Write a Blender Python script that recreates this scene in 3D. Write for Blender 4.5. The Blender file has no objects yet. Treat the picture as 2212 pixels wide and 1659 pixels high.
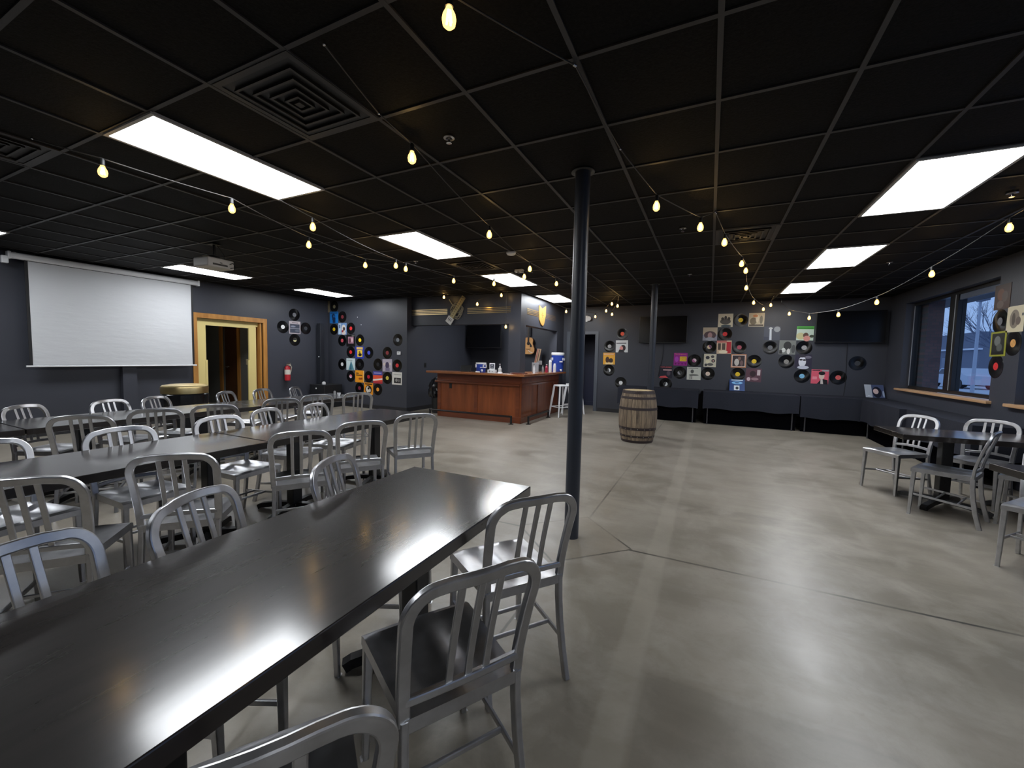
import bpy, bmesh, math, random
from mathutils import Vector, Matrix

# ------------------------------------------------------------------ camera, world, exposure
scene = bpy.context.scene
COL = scene.collection
random.seed(7)
PI = math.pi

CEIL = 2.833            # ceiling height
EYE = 1.425             # camera height
CAMERA_AXES = [
    (0.90025, 0.434794, 0.022439),
    (-0.048748, 0.049449, 0.997586),
    (0.432635, -0.899171, 0.065711),
]

cam_data = bpy.data.cameras.new('camera')
cam_data.sensor_fit = 'HORIZONTAL'
cam_data.sensor_width = 36.0
cam_data.lens = 884.263 / 2212 * 36.0
cam_data.clip_start = 0.02
cam_data.clip_end = 400
cam = bpy.data.objects.new('camera', cam_data)
COL.objects.link(cam)
_m = Matrix.Identity(4)
for _i in range(3):
    for _j in range(3):
        _m[_j][_i] = CAMERA_AXES[_i][_j]
_m.translation = (0, 0, EYE)
cam.matrix_world = _m
scene.camera = cam

world = bpy.data.worlds.new('dusk_sky')
scene.world = world
world.use_nodes = True
_bg = world.node_tree.nodes['Background']
_bg.inputs['Color'].default_value = (0.40, 0.55, 0.86, 1)
_bg.inputs['Strength'].default_value = 1.0

scene.view_settings.view_transform = 'Standard'
scene.view_settings.look = 'None'
scene.view_settings.exposure = 0.0
scene.view_settings.gamma = 1.0
scene.view_settings.use_curve_mapping = False
PANEL_LIGHT = 22.5      # radiance of the fluorescent diffusers
BULB_LIGHT = 90.0       # radiance of the string-light filaments

# ------------------------------------------------------------------ materials
MATS = {}
def new_mat(name):
    m = bpy.data.materials.new(name); m.use_nodes = True
    return m, m.node_tree.nodes, m.node_tree.links, m.node_tree.nodes['Principled BSDF']

def flat(name, col, rough=0.5, metal=0.0, spec=0.5, bump=0.0, bscale=60.0, coat=0.0):
    if name in MATS: return MATS[name]
    m, N, Lk, p = new_mat(name)
    p.inputs['Base Color'].default_value = (*col, 1)
    p.inputs['Roughness'].default_value = rough
    p.inputs['Metallic'].default_value = metal
    p.inputs['Specular IOR Level'].default_value = spec
    if coat:
        p.inputs['Coat Weight'].default_value = coat
        p.inputs['Coat Roughness'].default_value = 0.15
    if bump:
        tc = N.new('ShaderNodeTexCoord'); no = N.new('ShaderNodeTexNoise'); b = N.new('ShaderNodeBump')
        no.inputs['Scale'].default_value = bscale; no.inputs['Detail'].default_value = 4
        b.inputs['Strength'].default_value = bump; b.inputs['Distance'].default_value = 0.01
        Lk.new(tc.outputs['Object'], no.inputs['Vector']); Lk.new(no.outputs['Fac'], b.inputs['Height'])
        Lk.new(b.outputs['Normal'], p.inputs['Normal'])
    MATS[name] = m
    return m

def srgb(r, g, b):
    f = lambda c: c / 12.92 if c <= 0.04045 else ((c + 0.055) / 1.055) ** 2.4
    return (f(r / 255), f(g / 255), f(b / 255))

def emit(name, col, strength):
    if name in MATS: return MATS[name]
    m = bpy.data.materials.new(name); m.use_nodes = True
    N = m.node_tree.nodes; N.clear()
    e = N.new('ShaderNodeEmission'); o = N.new('ShaderNodeOutputMaterial')
    e.inputs['Color'].default_value = (*col, 1); e.inputs['Strength'].default_value = strength
    m.node_tree.links.new(e.outputs[0], o.inputs[0])
    MATS[name] = m
    return m

def grain(name, c1, c2, scale=(1.5, 14, 14), rough=0.4, coat=0.0, detail=5, bump=0.05, spec=0.5, croughn=0.2):
    """streaky wood: noise stretched along one object axis"""
    m, N, Lk, p = new_mat(name)
    tc = N.new('ShaderNodeTexCoord'); mp = N.new('ShaderNodeMapping'); no = N.new('ShaderNodeTexNoise'); cr = N.new('ShaderNodeValToRGB')
    mp.inputs['Scale'].default_value = scale
    no.inputs['Scale'].default_value = 1.0; no.inputs['Detail'].default_value = detail; no.inputs['Roughness'].default_value = 0.6
    cr.color_ramp.elements[0].position = 0.32; cr.color_ramp.elements[1].position = 0.7
    cr.color_ramp.elements[0].color = (*c1, 1); cr.color_ramp.elements[1].color = (*c2, 1)
    Lk.new(tc.outputs['Object'], mp.inputs['Vector']); Lk.new(mp.outputs[0], no.inputs['Vector'])
    Lk.new(no.outputs['Fac'], cr.inputs['Fac']); Lk.new(cr.outputs['Color'], p.inputs['Base Color'])
    p.inputs['Roughness'].default_value = rough; p.inputs['Specular IOR Level'].default_value = spec
    if coat:
        p.inputs['Coat Weight'].default_value = coat; p.inputs['Coat Roughness'].default_value = croughn
    b = N.new('ShaderNodeBump'); b.inputs['Strength'].default_value = bump; b.inputs['Distance'].default_value = 0.004
    Lk.new(no.outputs['Fac'], b.inputs['Height']); Lk.new(b.outputs['Normal'], p.inputs['Normal'])
    return m

def math_node(N, Lk, op, a, b=None, c=None):
    n = N.new('ShaderNodeMath'); n.operation = op
    for i, v in enumerate((a, b, c)):
        if v is None: continue
        if isinstance(v, (int, float)): n.inputs[i].default_value = v
        else: Lk.new(v, n.inputs[i])
    return n.outputs[0]

def mix_col(N, Lk, fac, a, b):
    n = N.new('ShaderNodeMix'); n.data_type = 'RGBA'
    for sock, v in ((0, fac), (6, a), (7, b)):
        if isinstance(v, (int, float)): n.inputs[sock].default_value = v
        elif isinstance(v, tuple): n.inputs[sock].default_value = (*v, 1)
        else: Lk.new(v, n.inputs[sock])
    return n.outputs[2]

def make_concrete():
    m, N, Lk, p = new_mat('concrete')
    tc = N.new('ShaderNodeTexCoord'); sp = N.new('ShaderNodeSeparateXYZ')
    Lk.new(tc.outputs['Object'], sp.inputs[0]); X, Y = sp.outputs[0], sp.outputs[1]
    def noise(scale, detail=4, stretch=None, rough=0.55, dist=0.0):
        n = N.new('ShaderNodeTexNoise'); n.inputs['Scale'].default_value = scale; n.inputs['Detail'].default_value = detail
        n.inputs['Roughness'].default_value = rough; n.inputs['Distortion'].default_value = dist
        if stretch:
            mp = N.new('ShaderNodeMapping'); mp.inputs['Scale'].default_value = stretch
            Lk.new(tc.outputs['Object'], mp.inputs['Vector']); Lk.new(mp.outputs[0], n.inputs['Vector'])
        else: Lk.new(tc.outputs['Object'], n.inputs['Vector'])
        return n.outputs['Fac']
    def cl01(x):
        c = N.new('ShaderNodeClamp'); Lk.new(x, c.inputs[0]); return c.outputs[0]
    big, mid, fine = noise(0.55, 5, None, 0.6, 0.6), noise(3.2, 6, None, 0.65, 0.4), noise(17, 6, None, 0.75, 0.5)
    streak = noise(1.6, 4, (0.35, 2.4, 1), 0.6, 0.3)
    base = mix_col(N, Lk, cl01(math_node(N, Lk, 'MULTIPLY_ADD', big, 4.0, -1.5)), (0.172, 0.151, 0.119), (0.264, 0.234, 0.192))
    base = mix_col(N, Lk, cl01(math_node(N, Lk, 'MULTIPLY_ADD', mid, 4.2, -1.85)), base, (0.302, 0.273, 0.229))
    st = N.new('ShaderNodeClamp'); Lk.new(math_node(N, Lk, 'MULTIPLY_ADD', streak, 2.4, -1.15), st.inputs[0])
    base = mix_col(N, Lk, math_node(N, Lk, 'MULTIPLY', st.outputs[0], 0.75), base, (0.353, 0.317, 0.263))
    fi = N.new('ShaderNodeClamp'); Lk.new(math_node(N, Lk, 'MULTIPLY_ADD', fine, 1.6, -0.85), fi.inputs[0])
    base = mix_col(N, Lk, math_node(N, Lk, 'MULTIPLY', fi.outputs[0], 0.8), base, (0.161, 0.138, 0.113))
    # pale worn band along the old partition line and the tile-wide patch beside it
    def band(axis, lo, hi, soft):
        a = N.new('ShaderNodeMapRange'); a.interpolation_type = 'SMOOTHSTEP'
        Lk.new(axis, a.inputs[0]); a.inputs[1].default_value = lo; a.inputs[2].default_value = lo + soft
        b = N.new('ShaderNodeMapRange'); b.interpolation_type = 'SMOOTHSTEP'
        Lk.new(axis, b.inputs[0]); b.inputs[1].default_value = hi - soft; b.inputs[2].default_value = hi
        return math_node(N, Lk, 'SUBTRACT', a.outputs[0], b.outputs[0])
    wob = math_node(N, Lk, 'MULTIPLY_ADD', mid, 0.07, -0.035)
    Xw = math_node(N, Lk, 'ADD', X, wob); Yw = math_node(N, Lk, 'ADD', Y, wob)
    bd = math_node(N, Lk, 'MULTIPLY', band(Xw, -0.36, -0.20, 0.03), math_node(N, Lk, 'MULTIPLY_ADD', big, 0.9, -0.12))
    base = mix_col(N, Lk, bd, base, (0.385, 0.349, 0.289))
    b2 = math_node(N, Lk, 'MULTIPLY', band(Xw, 1.16, 1.24, 0.03), math_node(N, Lk, 'MULTIPLY_ADD', big, 0.6, -0.15))
    base = mix_col(N, Lk, b2, base, (0.369, 0.333, 0.277))
    dk = math_node(N, Lk, 'MULTIPLY', band(Xw, -0.205, 0.75, 0.02), band(Yw, 0.2, 1.9, 0.03))
    base = mix_col(N, Lk, math_node(N, Lk, 'MULTIPLY', dk, 0.35), base, (0.143, 0.126, 0.101))
    # saw-cut joints
    def line(axis, at, half, amount, w=0.012):
        nz = math_node(N, Lk, 'MULTIPLY_ADD', fine, w, -w / 2 + 0.0)
        d = math_node(N, Lk, 'ABSOLUTE', math_node(N, Lk, 'ADD', math_node(N, Lk, 'SUBTRACT', axis, at), nz))
        k = N.new('ShaderNodeMapRange'); Lk.new(d, k.inputs[0]); k.inputs[1].default_value = half; k.inputs[2].default_value = half * 2.2
        k.inputs[3].default_value = amount; k.inputs[4].default_value = 0
        return k.outputs[0]
    out_d = math_node(N, Lk, 'ADD', math_node(N, Lk, 'ABSOLUTE', math_node(N, Lk, 'ADD', X, 0.925)), math_node(N, Lk, 'ABSOLUTE', math_node(N, Lk, 'SUBTRACT', Y, 3.1)))
    outside = math_node(N, Lk, 'GREATER_THAN', out_d, 0.46)
    j = math_node(N, Lk, 'MULTIPLY', math_node(N, Lk, 'MAXIMUM', line(Y, 3.085, 0.0065, 0.97), math_node(N, Lk, 'MAXIMUM', line(X, -0.905, 0.005, 0.7), line(Y, 8.05, 0.004, 0.55))), outside)
    dia = line(out_d, 0.46, 0.007, 0.8, 0.03)
    broken = N.new('ShaderNodeClamp'); Lk.new(math_node(N, Lk, 'MULTIPLY_ADD', noise(1.3, 3), 4.0, -1.35), broken.inputs[0])
    j = math_node(N, Lk, 'MULTIPLY', math_node(N, Lk, 'MAXIMUM', j, dia), broken.outputs[0])
    base = mix_col(N, Lk, math_node(N, Lk, 'MULTIPLY', math_node(N, Lk, 'LESS_THAN', out_d, 0.46), 0.3), base, (0.226, 0.186, 0.138))
    base = mix_col(N, Lk, j, base, (0.035, 0.032, 0.028))
    Lk.new(base, p.inputs['Base Color'])
    Lk.new(math_node(N, Lk, 'MULTIPLY_ADD', mid, 0.26, 0.22), p.inputs['Roughness'])
    p.inputs['Specular IOR Level'].default_value = 0.5
    b = N.new('ShaderNodeBump'); b.inputs['Strength'].default_value = 0.12; b.inputs['Distance'].default_value = 0.004
    Lk.new(fine, b.inputs['Height']); Lk.new(b.outputs['Normal'], p.inputs['Normal'])
    return m

def make_tabletop():
    m, N, Lk, p = new_mat('espresso_wood')
    tc = N.new('ShaderNodeTexCoord'); mp = N.new('ShaderNodeMapping'); mp.inputs['Scale'].default_value = (16, 1.6, 16)
    no = N.new('ShaderNodeTexNoise'); no.inputs['Scale'].default_value = 1.6; no.inputs['Detail'].default_value = 6; no.inputs['Roughness'].default_value = 0.62
    Lk.new(tc.outputs['Object'], mp.inputs['Vector']); Lk.new(mp.outputs[0], no.inputs['Vector'])
    n2 = N.new('ShaderNodeTexNoise'); n2.inputs['Scale'].default_value = 5; n2.inputs['Detail'].default_value = 5
    Lk.new(tc.outputs['Object'], n2.inputs['Vector'])
    base = mix_col(N, Lk, no.outputs['Fac'], (0.006, 0.005, 0.005), (0.024, 0.019, 0.017))
    Lk.new(base, p.inputs['Base Color'])
    p.inputs['Roughness'].default_value = 0.4
    p.inputs['Specular IOR Level'].default_value = 0.08
    p.inputs['Coat Weight'].default_value = 1.0; p.inputs['Coat IOR'].default_value = 1.56
    p.inputs['Coat Roughness'].default_value = 0.155
    b = N.new('ShaderNodeBump'); b.inputs['Strength'].default_value = 0.03; b.inputs['Distance'].default_value = 0.002
    Lk.new(no.outputs['Fac'], b.inputs['Height']); Lk.new(b.outputs['Normal'], p.inputs['Normal'])
    b2 = N.new('ShaderNodeBump'); b2.inputs['Strength'].default_value = 0.03; b2.inputs['Distance'].default_value = 0.002
    Lk.new(no.outputs['Fac'], b2.inputs['Height']); Lk.new(b2.outputs['Normal'], p.inputs['Coat Normal'])
    return m

def make_aluminium():
    m, N, Lk, p = new_mat('brushed_aluminium')
    tc = N.new('ShaderNodeTexCoord'); no = N.new('ShaderNodeTexNoise'); no.inputs['Scale'].default_value = 22; no.inputs['Detail'].default_value = 5
    Lk.new(tc.outputs['Object'], no.inputs['Vector'])
    base = mix_col(N, Lk, no.outputs['Fac'], (0.38, 0.385, 0.405), (0.62, 0.625, 0.65))
    Lk.new(base, p.inputs['Base Color'])
    p.inputs['Metallic'].default_value = 0.96
    Lk.new(math_node(N, Lk, 'MULTIPLY_ADD', no.outputs['Fac'], 0.16, 0.25), p.inputs['Roughness'])
    return m

def make_vinyl():
    m, N, Lk, p = new_mat('black_vinyl')
    p.inputs['Base Color'].default_value = (0.0025, 0.0025, 0.003, 1)
    p.inputs['Roughness'].default_value = 0.24
    p.inputs['Anisotropic'].default_value = 0.85
    p.inputs['Specular IOR Level'].default_value = 0.45
    t = N.new('ShaderNodeTangent'); t.direction_type = 'RADIAL'; t.axis = 'Y'
    Lk.new(t.outputs[0], p.inputs['Tangent'])
    return m

def make_wall():
    m, N, Lk, p = new_mat('charcoal_wall_paint')
    tc = N.new('ShaderNodeTexCoord')
    n1 = N.new('ShaderNodeTexNoise'); n1.inputs['Scale'].default_value = 95; n1.inputs['Detail'].default_value = 3
    n2 = N.new('ShaderNodeTexNoise'); n2.inputs['Scale'].default_value = 1.3; n2.inputs['Detail'].default_value = 4
    for n in (n1, n2): Lk.new(tc.outputs['Object'], n.inputs['Vector'])
    Lk.new(mix_col(N, Lk, n2.outputs['Fac'], (0.041, 0.044, 0.057), (0.049, 0.052, 0.066)), p.inputs['Base Color'])
    p.inputs['Roughness'].default_value = 0.42
    p.inputs['Specular IOR Level'].default_value = 0.4
    b = N.new('ShaderNodeBump'); b.inputs['Strength'].default_value = 0.18; b.inputs['Distance'].default_value = 0.004
    Lk.new(n1.outputs['Fac'], b.inputs['Height']); Lk.new(b.outputs['Normal'], p.inputs['Normal'])
    return m

def make_tile():
    m, N, Lk, p = new_mat('black_ceiling_tile')
    tc = N.new('ShaderNodeTexCoord')
    n1 = N.new('ShaderNodeTexNoise'); n1.inputs['Scale'].default_value = 55; n1.inputs['Detail'].default_value = 5; n1.inputs['Roughness'].default_value = 0.7
    Lk.new(tc.outputs['Object'], n1.inputs['Vector'])
    n3 = N.new('ShaderNodeTexNoise'); n3.inputs['Scale'].default_value = 70; n3.inputs['Detail'].default_value = 6; n3.inputs['Roughness'].default_value = 0.8
    Lk.new(tc.outputs['Object'], n3.inputs['Vector'])
    k = N.new('ShaderNodeClamp'); Lk.new(math_node(N, Lk, 'MULTIPLY_ADD', n3.outputs['Fac'], 4.0, -1.7), k.inputs[0])
    Lk.new(mix_col(N, Lk, k.outputs[0], (0.0035, 0.0034, 0.0036), (0.0105, 0.0100, 0.0100)), p.inputs['Base Color'])  # paler specks in the colour stand in for glints on the fibres
    p.inputs['Roughness'].default_value = 0.75
    p.inputs['Specular IOR Level'].default_value = 0.15
    b = N.new('ShaderNodeBump'); b.inputs['Strength'].default_value = 0.45; b.inputs['Distance'].default_value = 0.008
    Lk.new(n1.outputs['Fac'], b.inputs['Height']); Lk.new(b.outputs['Normal'], p.inputs['Normal'])
    return m

def make_brick():
    m, N, Lk, p = new_mat('red_brick')
    tc = N.new('ShaderNodeTexCoord'); mp = N.new('ShaderNodeMapping'); br = N.new('ShaderNodeTexBrick')
    mp.inputs['Rotation'].default_value = (PI / 2, 0, 0)
    br.inputs['Scale'].default_value = 4.6; br.inputs['Color1'].default_value = (0.15, 0.085, 0.085, 1); br.inputs['Color2'].default_value = (0.11, 0.07, 0.075, 1)
    br.inputs['Mortar'].default_value = (0.08, 0.075, 0.08, 1); br.inputs['Mortar Size'].default_value = 0.02
    Lk.new(tc.outputs['Object'], mp.inputs['Vector']); Lk.new(mp.outputs[0], br.inputs['Vector']); Lk.new(br.outputs['Color'], p.inputs['Base Color'])
    p.inputs['Roughness'].default_value = 0.85
    return m

def make_screen():
    m, N, Lk, p = new_mat('projection_fabric')
    tc = N.new('ShaderNodeTexCoord'); mp = N.new('ShaderNodeMapping'); no = N.new('ShaderNodeTexNoise')
    mp.inputs['Scale'].default_value = (1, 1.1, 5)
    no.inputs['Scale'].default_value = 2.6; no.inputs['Detail'].default_value = 4
    Lk.new(tc.outputs['Object'], mp.inputs['Vector']); Lk.new(mp.outputs[0], no.inputs['Vector'])
    p.inputs['Base Color'].default_value = (0.56, 0.57, 0.59, 1); p.inputs['Roughness'].default_value = 0.75
    b = N.new('ShaderNodeBump'); b.inputs['Strength'].default_value = 0.3; b.inputs['Distance'].default_value = 0.015
    Lk.new(no.outputs['Fac'], b.inputs['Height']); Lk.new(b.outputs['Normal'], p.inputs['Normal'])
    return m

def make_glass(name, tint=(0.86, 0.93, 1.0), gloss=0.07):
    m = bpy.data.materials.new(name); m.use_nodes = True
    N, Lk = m.node_tree.nodes, m.node_tree.links; N.clear()
    o = N.new('ShaderNodeOutputMaterial'); t = N.new('ShaderNodeBsdfTransparent'); g = N.new('ShaderNodeBsdfGlossy'); x = N.new('ShaderNodeMixShader')
    t.inputs[0].default_value = (*tint, 1); g.inputs['Roughness'].default_value = 0.03; x.inputs[0].default_value = gloss
    Lk.new(t.outputs[0], x.inputs[1]); Lk.new(g.outputs[0], x.inputs[2]); Lk.new(x.outputs[0], o.inputs[0])
    return m

def make_bulb_glass():
    m = bpy.data.materials.new('amber_bulb_glass'); m.use_nodes = True
    N, Lk = m.node_tree.nodes, m.node_tree.links; N.clear()
    o = N.new('ShaderNodeOutputMaterial'); t = N.new('ShaderNodeBsdfTransparent'); e = N.new('ShaderNodeEmission'); x = N.new('ShaderNodeMixShader')
    t.inputs[0].default_value = (1.0, 0.86, 0.6, 1); e.inputs[0].default_value = (1.0, 0.58, 0.16, 1); e.inputs[1].default_value = 5.0
    x.inputs[0].default_value = 0.45
    Lk.new(t.outputs[0], x.inputs[1]); Lk.new(e.outputs[0], x.inputs[2]); Lk.new(x.outputs[0], o.inputs[0])
    return m

def make_stave():
    m, N, Lk, p = new_mat('weathered_oak_staves')
    tc = N.new('ShaderNodeTexCoord'); sp = N.new('ShaderNodeSeparateXYZ'); Lk.new(tc.outputs['Object'], sp.inputs[0])
    a = math_node(N, Lk, 'ARCTAN2', sp.outputs[1], sp.outputs[0])
    k = math_node(N, Lk, 'MULTIPLY', a, 24 / (2 * PI))
    fl = math_node(N, Lk, 'FLOOR', k); fr = math_node(N, Lk, 'FRACT', k)
    wn = N.new('ShaderNodeTexWhiteNoise'); wn.noise_dimensions = '1D'; Lk.new(fl, wn.inputs['W'])
    mp = N.new('ShaderNodeMapping'); mp.inputs['Scale'].default_value = (26, 26, 3); no = N.new('ShaderNodeTexNoise')
    no.inputs['Scale'].default_value = 1; no.inputs['Detail'].default_value = 6; no.inputs['Roughness'].default_value = 0.65
    Lk.new(tc.outputs['Object'], mp.inputs['Vector']); Lk.new(mp.outputs[0], no.inputs['Vector'])
    base = mix_col(N, Lk, wn.outputs['Value'], (0.15, 0.108, 0.072), (0.36, 0.27, 0.18))
    cl = N.new('ShaderNodeClamp'); Lk.new(math_node(N, Lk, 'MULTIPLY_ADD', no.outputs['Fac'], 3.4, -1.45), cl.inputs[0])
    base = mix_col(N, Lk, math_node(N, Lk, 'MULTIPLY', cl.outputs[0], 0.85), base, (0.036, 0.027, 0.024))
    seam = math_node(N, Lk, 'LESS_THAN', math_node(N, Lk, 'ABSOLUTE', math_node(N, Lk, 'SUBTRACT', fr, 0.5)), 0.46)
    base = mix_col(N, Lk, seam, (0.04, 0.03, 0.025), base)
    Lk.new(base, p.inputs['Base Color']); p.inputs['Roughness'].default_value = 0.8
    return m

WALL = make_wall(); TILE = make_tile(); CONC = make_concrete(); WOODTOP = make_tabletop(); ALU = make_aluminium()
VINYL = make_vinyl(); BRICK = make_brick(); SCREEN = make_screen(); GLASS = make_glass('window_glass'); BULBGLASS = make_bulb_glass(); STAVE = make_stave()
PANEL = emit('light_diffuser', (0.93, 0.965, 1.0), PANEL_LIGHT)
FILAMENT = emit('bulb_filament', (1.0, 0.72, 0.34), BULB_LIGHT)
GRID = flat('black_ceiling_grid', (0.029, 0.028, 0.030), 0.5)
BLACK = flat('matte_black', (0.010, 0.010, 0.011), 0.5)
BLACKMETAL = flat('black_iron', (0.008, 0.008, 0.009), 0.38)
RUBBER = flat('base_rubber', (0.016, 0.016, 0.019), 0.5)
CLOTH = flat('black_cloth', (0.018, 0.020, 0.030), 0.8, 0, 0.25, 0.25, 40)
OAK = grain('honey_oak', (0.33, 0.14, 0.03), (0.52, 0.25, 0.06), (10, 10, 1.2), 0.4)
BEIGE = flat('cream_yellow_paint', (0.68, 0.56, 0.23), 0.4)
BARWOOD = grain('cherry_bar_panel', (0.15, 0.034, 0.009), (0.27, 0.072, 0.019), (9, 9, 1.1), 0.36, 0.25)
BARTRIM = grain('cherry_bar_trim', (0.12, 0.028, 0.010), (0.20, 0.05, 0.016), (1.2, 9, 9), 0.33, 0.3)
BARTOP = grain('cherry_bar_top', (0.22, 0.075, 0.028), (0.33, 0.13, 0.05), (1.2, 9, 9), 0.24, 0.5)
POST = flat('navy_post_paint', (0.032, 0.037, 0.050), 0.36, 0, 0.5)
WHITE = flat('white_plastic', (0.72, 0.73, 0.75), 0.35)
WHITEMETAL = flat('white_enamel', (0.80, 0.81, 0.83), 0.3)
CHROME = flat('chrome', (0.72, 0.72, 0.74), 0.18, 1.0)
BRASS = flat('brushed_brass', (0.70, 0.55, 0.27), 0.34, 1.0)
GOLD = flat('gold_foil', (0.66, 0.50, 0.26), 0.3, 1.0)
TVGLASS = flat('dark_tv_glass', (0.003, 0.003, 0.004), 0.22, 0, 0.3)
BAG = flat('black_bin_bag', (0.008, 0.008, 0.010), 0.2, 0, 0.6)
RED = flat('extinguisher_red', (0.42, 0.02, 0.03), 0.28)
BLUE = flat('cooler_blue', (0.015, 0.045, 0.30), 0.35)
HOOP = flat('rusty_hoop', (0.055, 0.042, 0.042), 0.55, 0.6, 0.5, 0.3, 40)
DARKWALL = flat('grey_hall_paint', (0.15, 0.155, 0.145), 0.6)
NAVYDOOR = flat('navy_door_paint', (0.022, 0.026, 0.060), 0.5)

# ------------------------------------------------------------------ mesh builder
class MB:
    def __init__(self):
        self.v = []; self.f = []; self.m = []; self.s = []; self.M = None; self.ang = None
    def _add(self, vs, fs, m=0, smooth=False):
        o = len(self.v)
        if self.M is not None: vs = [self.M @ Vector(v) for v in vs]
        self.v.extend(tuple(v) for v in vs)
        for f in fs:
            self.f.append(tuple(o + i for i in f)); self.m.append(m); self.s.append(smooth)
        return self
    def box(self, x0, y0, z0, x1, y1, z1, m=0):
        return self._add([(x0, y0, z0), (x1, y0, z0), (x1, y1, z0), (x0, y1, z0), (x0, y0, z1), (x1, y0, z1), (x1, y1, z1), (x0, y1, z1)],
                         [(3, 2, 1, 0), (4, 5, 6, 7), (0, 1, 5, 4), (1, 2, 6, 5), (2, 3, 7, 6), (3, 0, 4, 7)], m)
    def bbox(self, x0, y0, z0, x1, y1, z1, b=0.005, m=0, seg=2):
        bm = bmesh.new(); bmesh.ops.create_cube(bm, size=1)
        for v in bm.verts:
            v.co = Vector(((x0 + x1) / 2 + v.co.x * (x1 - x0), (y0 + y1) / 2 + v.co.y * (y1 - y0), (z0 + z1) / 2 + v.co.z * (z1 - z0)))
        bmesh.ops.bevel(bm, geom=bm.edges[:], offset=b, segments=seg, profile=0.5, affect='EDGES')
        bm.verts.index_update()
        self._add([v.co.copy() for v in bm.verts], [tuple(v.index for v in f.verts) for f in bm.faces], m, False)
        bm.free(); return self
    def cyl(self, p0, p1, r0, r1=None, n=16, m=0, caps=True, smooth=True):
        r1 = r0 if r1 is None else r1
        self.ang = max(self.ang or 0, 360 / n + 3)
        p0, p1 = Vector(p0), Vector(p1); d = (p1 - p0).normalized()
        a = d.orthogonal().normalized(); b = d.cross(a)
        vs = [p0 + (a * math.cos(t) + b * math.sin(t)) * r0 for t in (2 * PI * i / n for i in range(n))]
        vs += [p1 + (a * math.cos(t) + b * math.sin(t)) * r1 for t in (2 * PI * i / n for i in range(n))]
        self._add(vs, [(i, (i + 1) % n, n + (i + 1) % n, n + i) for i in range(n)], m, smooth)
        if caps:
            self._add(vs[:n], [tuple(reversed(range(n)))], m); self._add(vs[n:], [tuple(range(n))], m)
        return self
    def lathe(self, prof, n=28, c=(0, 0, 0), m=0, smooth=True):
        vs = [(c[0] + r * math.cos(2 * PI * i / n), c[1] + r * math.sin(2 * PI * i / n), c[2] + z) for r, z in prof for i in range(n)]
        fs = [(k * n + i, k * n + (i + 1) % n, (k + 1) * n + (i + 1) % n, (k + 1) * n + i) for k in range(len(prof) - 1) for i in range(n)]
        return self._add(vs, fs, m, smooth)
    def sweep(self, path, sec, up=(0, 0, 1), m=0, smooth=False, caps=True, closed=False):
        """sec: list of (a, b) offsets along side / up frames; up may be a function of the index"""
        if smooth and not self.ang: self.ang = 12.5
        P = [Vector(p) for p in path]; n = len(sec); rings = []
        for i, p in enumerate(P):
            if closed: t = P[(i + 1) % len(P)] - P[i - 1]
            else: t = P[min(i + 1, len(P) - 1)] - P[max(i - 1, 0)]
            t.normalize(); u = Vector(up(i) if callable(up) else up)
            s = t.cross(u)
            if s.length < 1e-6: s = t.orthogonal()
            s.normalize(); u2 = s.cross(t).normalized()
            rings.append([p + s * a + u2 * b for a, b in sec])
        vs = [v for r in rings for v in r]
        K = len(rings) if closed else len(rings) - 1
        fs = [((k % len(P)) * n + i, (k % len(P)) * n + (i + 1) % n, ((k + 1) % len(P)) * n + (i + 1) % n, ((k + 1) % len(P)) * n + i) for k in range(K) for i in range(n)]
        self._add(vs, fs, m, smooth)
        if caps and not closed:
            self._add(rings[0], [tuple(reversed(range(n)))], m); self._add(rings[-1], [tuple(range(n))], m)
        return self
    def tube(self, path, r, n=8, m=0):
        self.ang = max(self.ang or 0, 360 / n + 5)
        return self.sweep(path, [(r * math.cos(2 * PI * i / n), r * math.sin(2 * PI * i / n)) for i in range(n)], (0.013, 0.021, 1), m, True)
    def prism(self, poly, d, m=0):
        """poly in XZ (list of (x, z)), front at y=0, back at y=d"""
        n = len(poly)
        vs = [(x, 0, z) for x, z in poly] + [(x, d, z) for x, z in poly]
        return self._add(vs, [tuple(range(n)), tuple(reversed(range(n, 2 * n)))] + [(i, n + i, n + (i + 1) % n, (i + 1) % n) for i in range(n)], m)
    def ball(self, c, rx, ry=None, rz=None, m=0, n=16, k=10):
        self.ang = max(self.ang or 0, 360 / n + 3)
        ry = rx if ry is None else ry; rz = rx if rz is None else rz
        vs = [(c[0], c[1], c[2] - rz)]
        for j in range(1, k):
            t = PI * j / k
            vs += [(c[0] + rx * math.sin(t) * math.cos(2 * PI * i / n), c[1] + ry * math.sin(t) * math.sin(2 * PI * i / n), c[2] - rz * math.cos(t)) for i in range(n)]
        vs.append((c[0], c[1], c[2] + rz))
        fs = [(0, 1 + (i + 1) % n, 1 + i) for i in range(n)]
        for j in range(k - 2):
            fs += [(1 + j * n + i, 1 + j * n + (i + 1) % n, 1 + (j + 1) * n + (i + 1) % n, 1 + (j + 1) * n + i) for i in range(n)]
        e = 1 + (k - 2) * n
        fs += [(e + i, e + (i + 1) % n, len(vs) - 1) for i in range(n)]
        return self._add(vs, fs, m, True)
    def text(self, s, x, y, z, h, m=0, wmax=None):
        """lettering standing in XZ plane facing -Y, left edge x, baseline z, cap height h"""
        cu = bpy.data.curves.new('lettering', 'FONT'); cu.body = s; cu.size = h * 1.4; cu.resolution_u = 2
        ob = bpy.data.objects.new('lettering', cu); COL.objects.link(ob)
        me = bpy.data.meshes.new_from_object(ob.evaluated_get(bpy.context.evaluated_depsgraph_get()))
        w = max((v.co.x for v in me.vertices), default=1)
        k = 1.0 if not wmax else wmax / w
        self._add([(x + v.co.x * k, y, z + v.co.y) for v in me.vertices], [tuple(p.vertices) for p in me.polygons], m)
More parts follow.
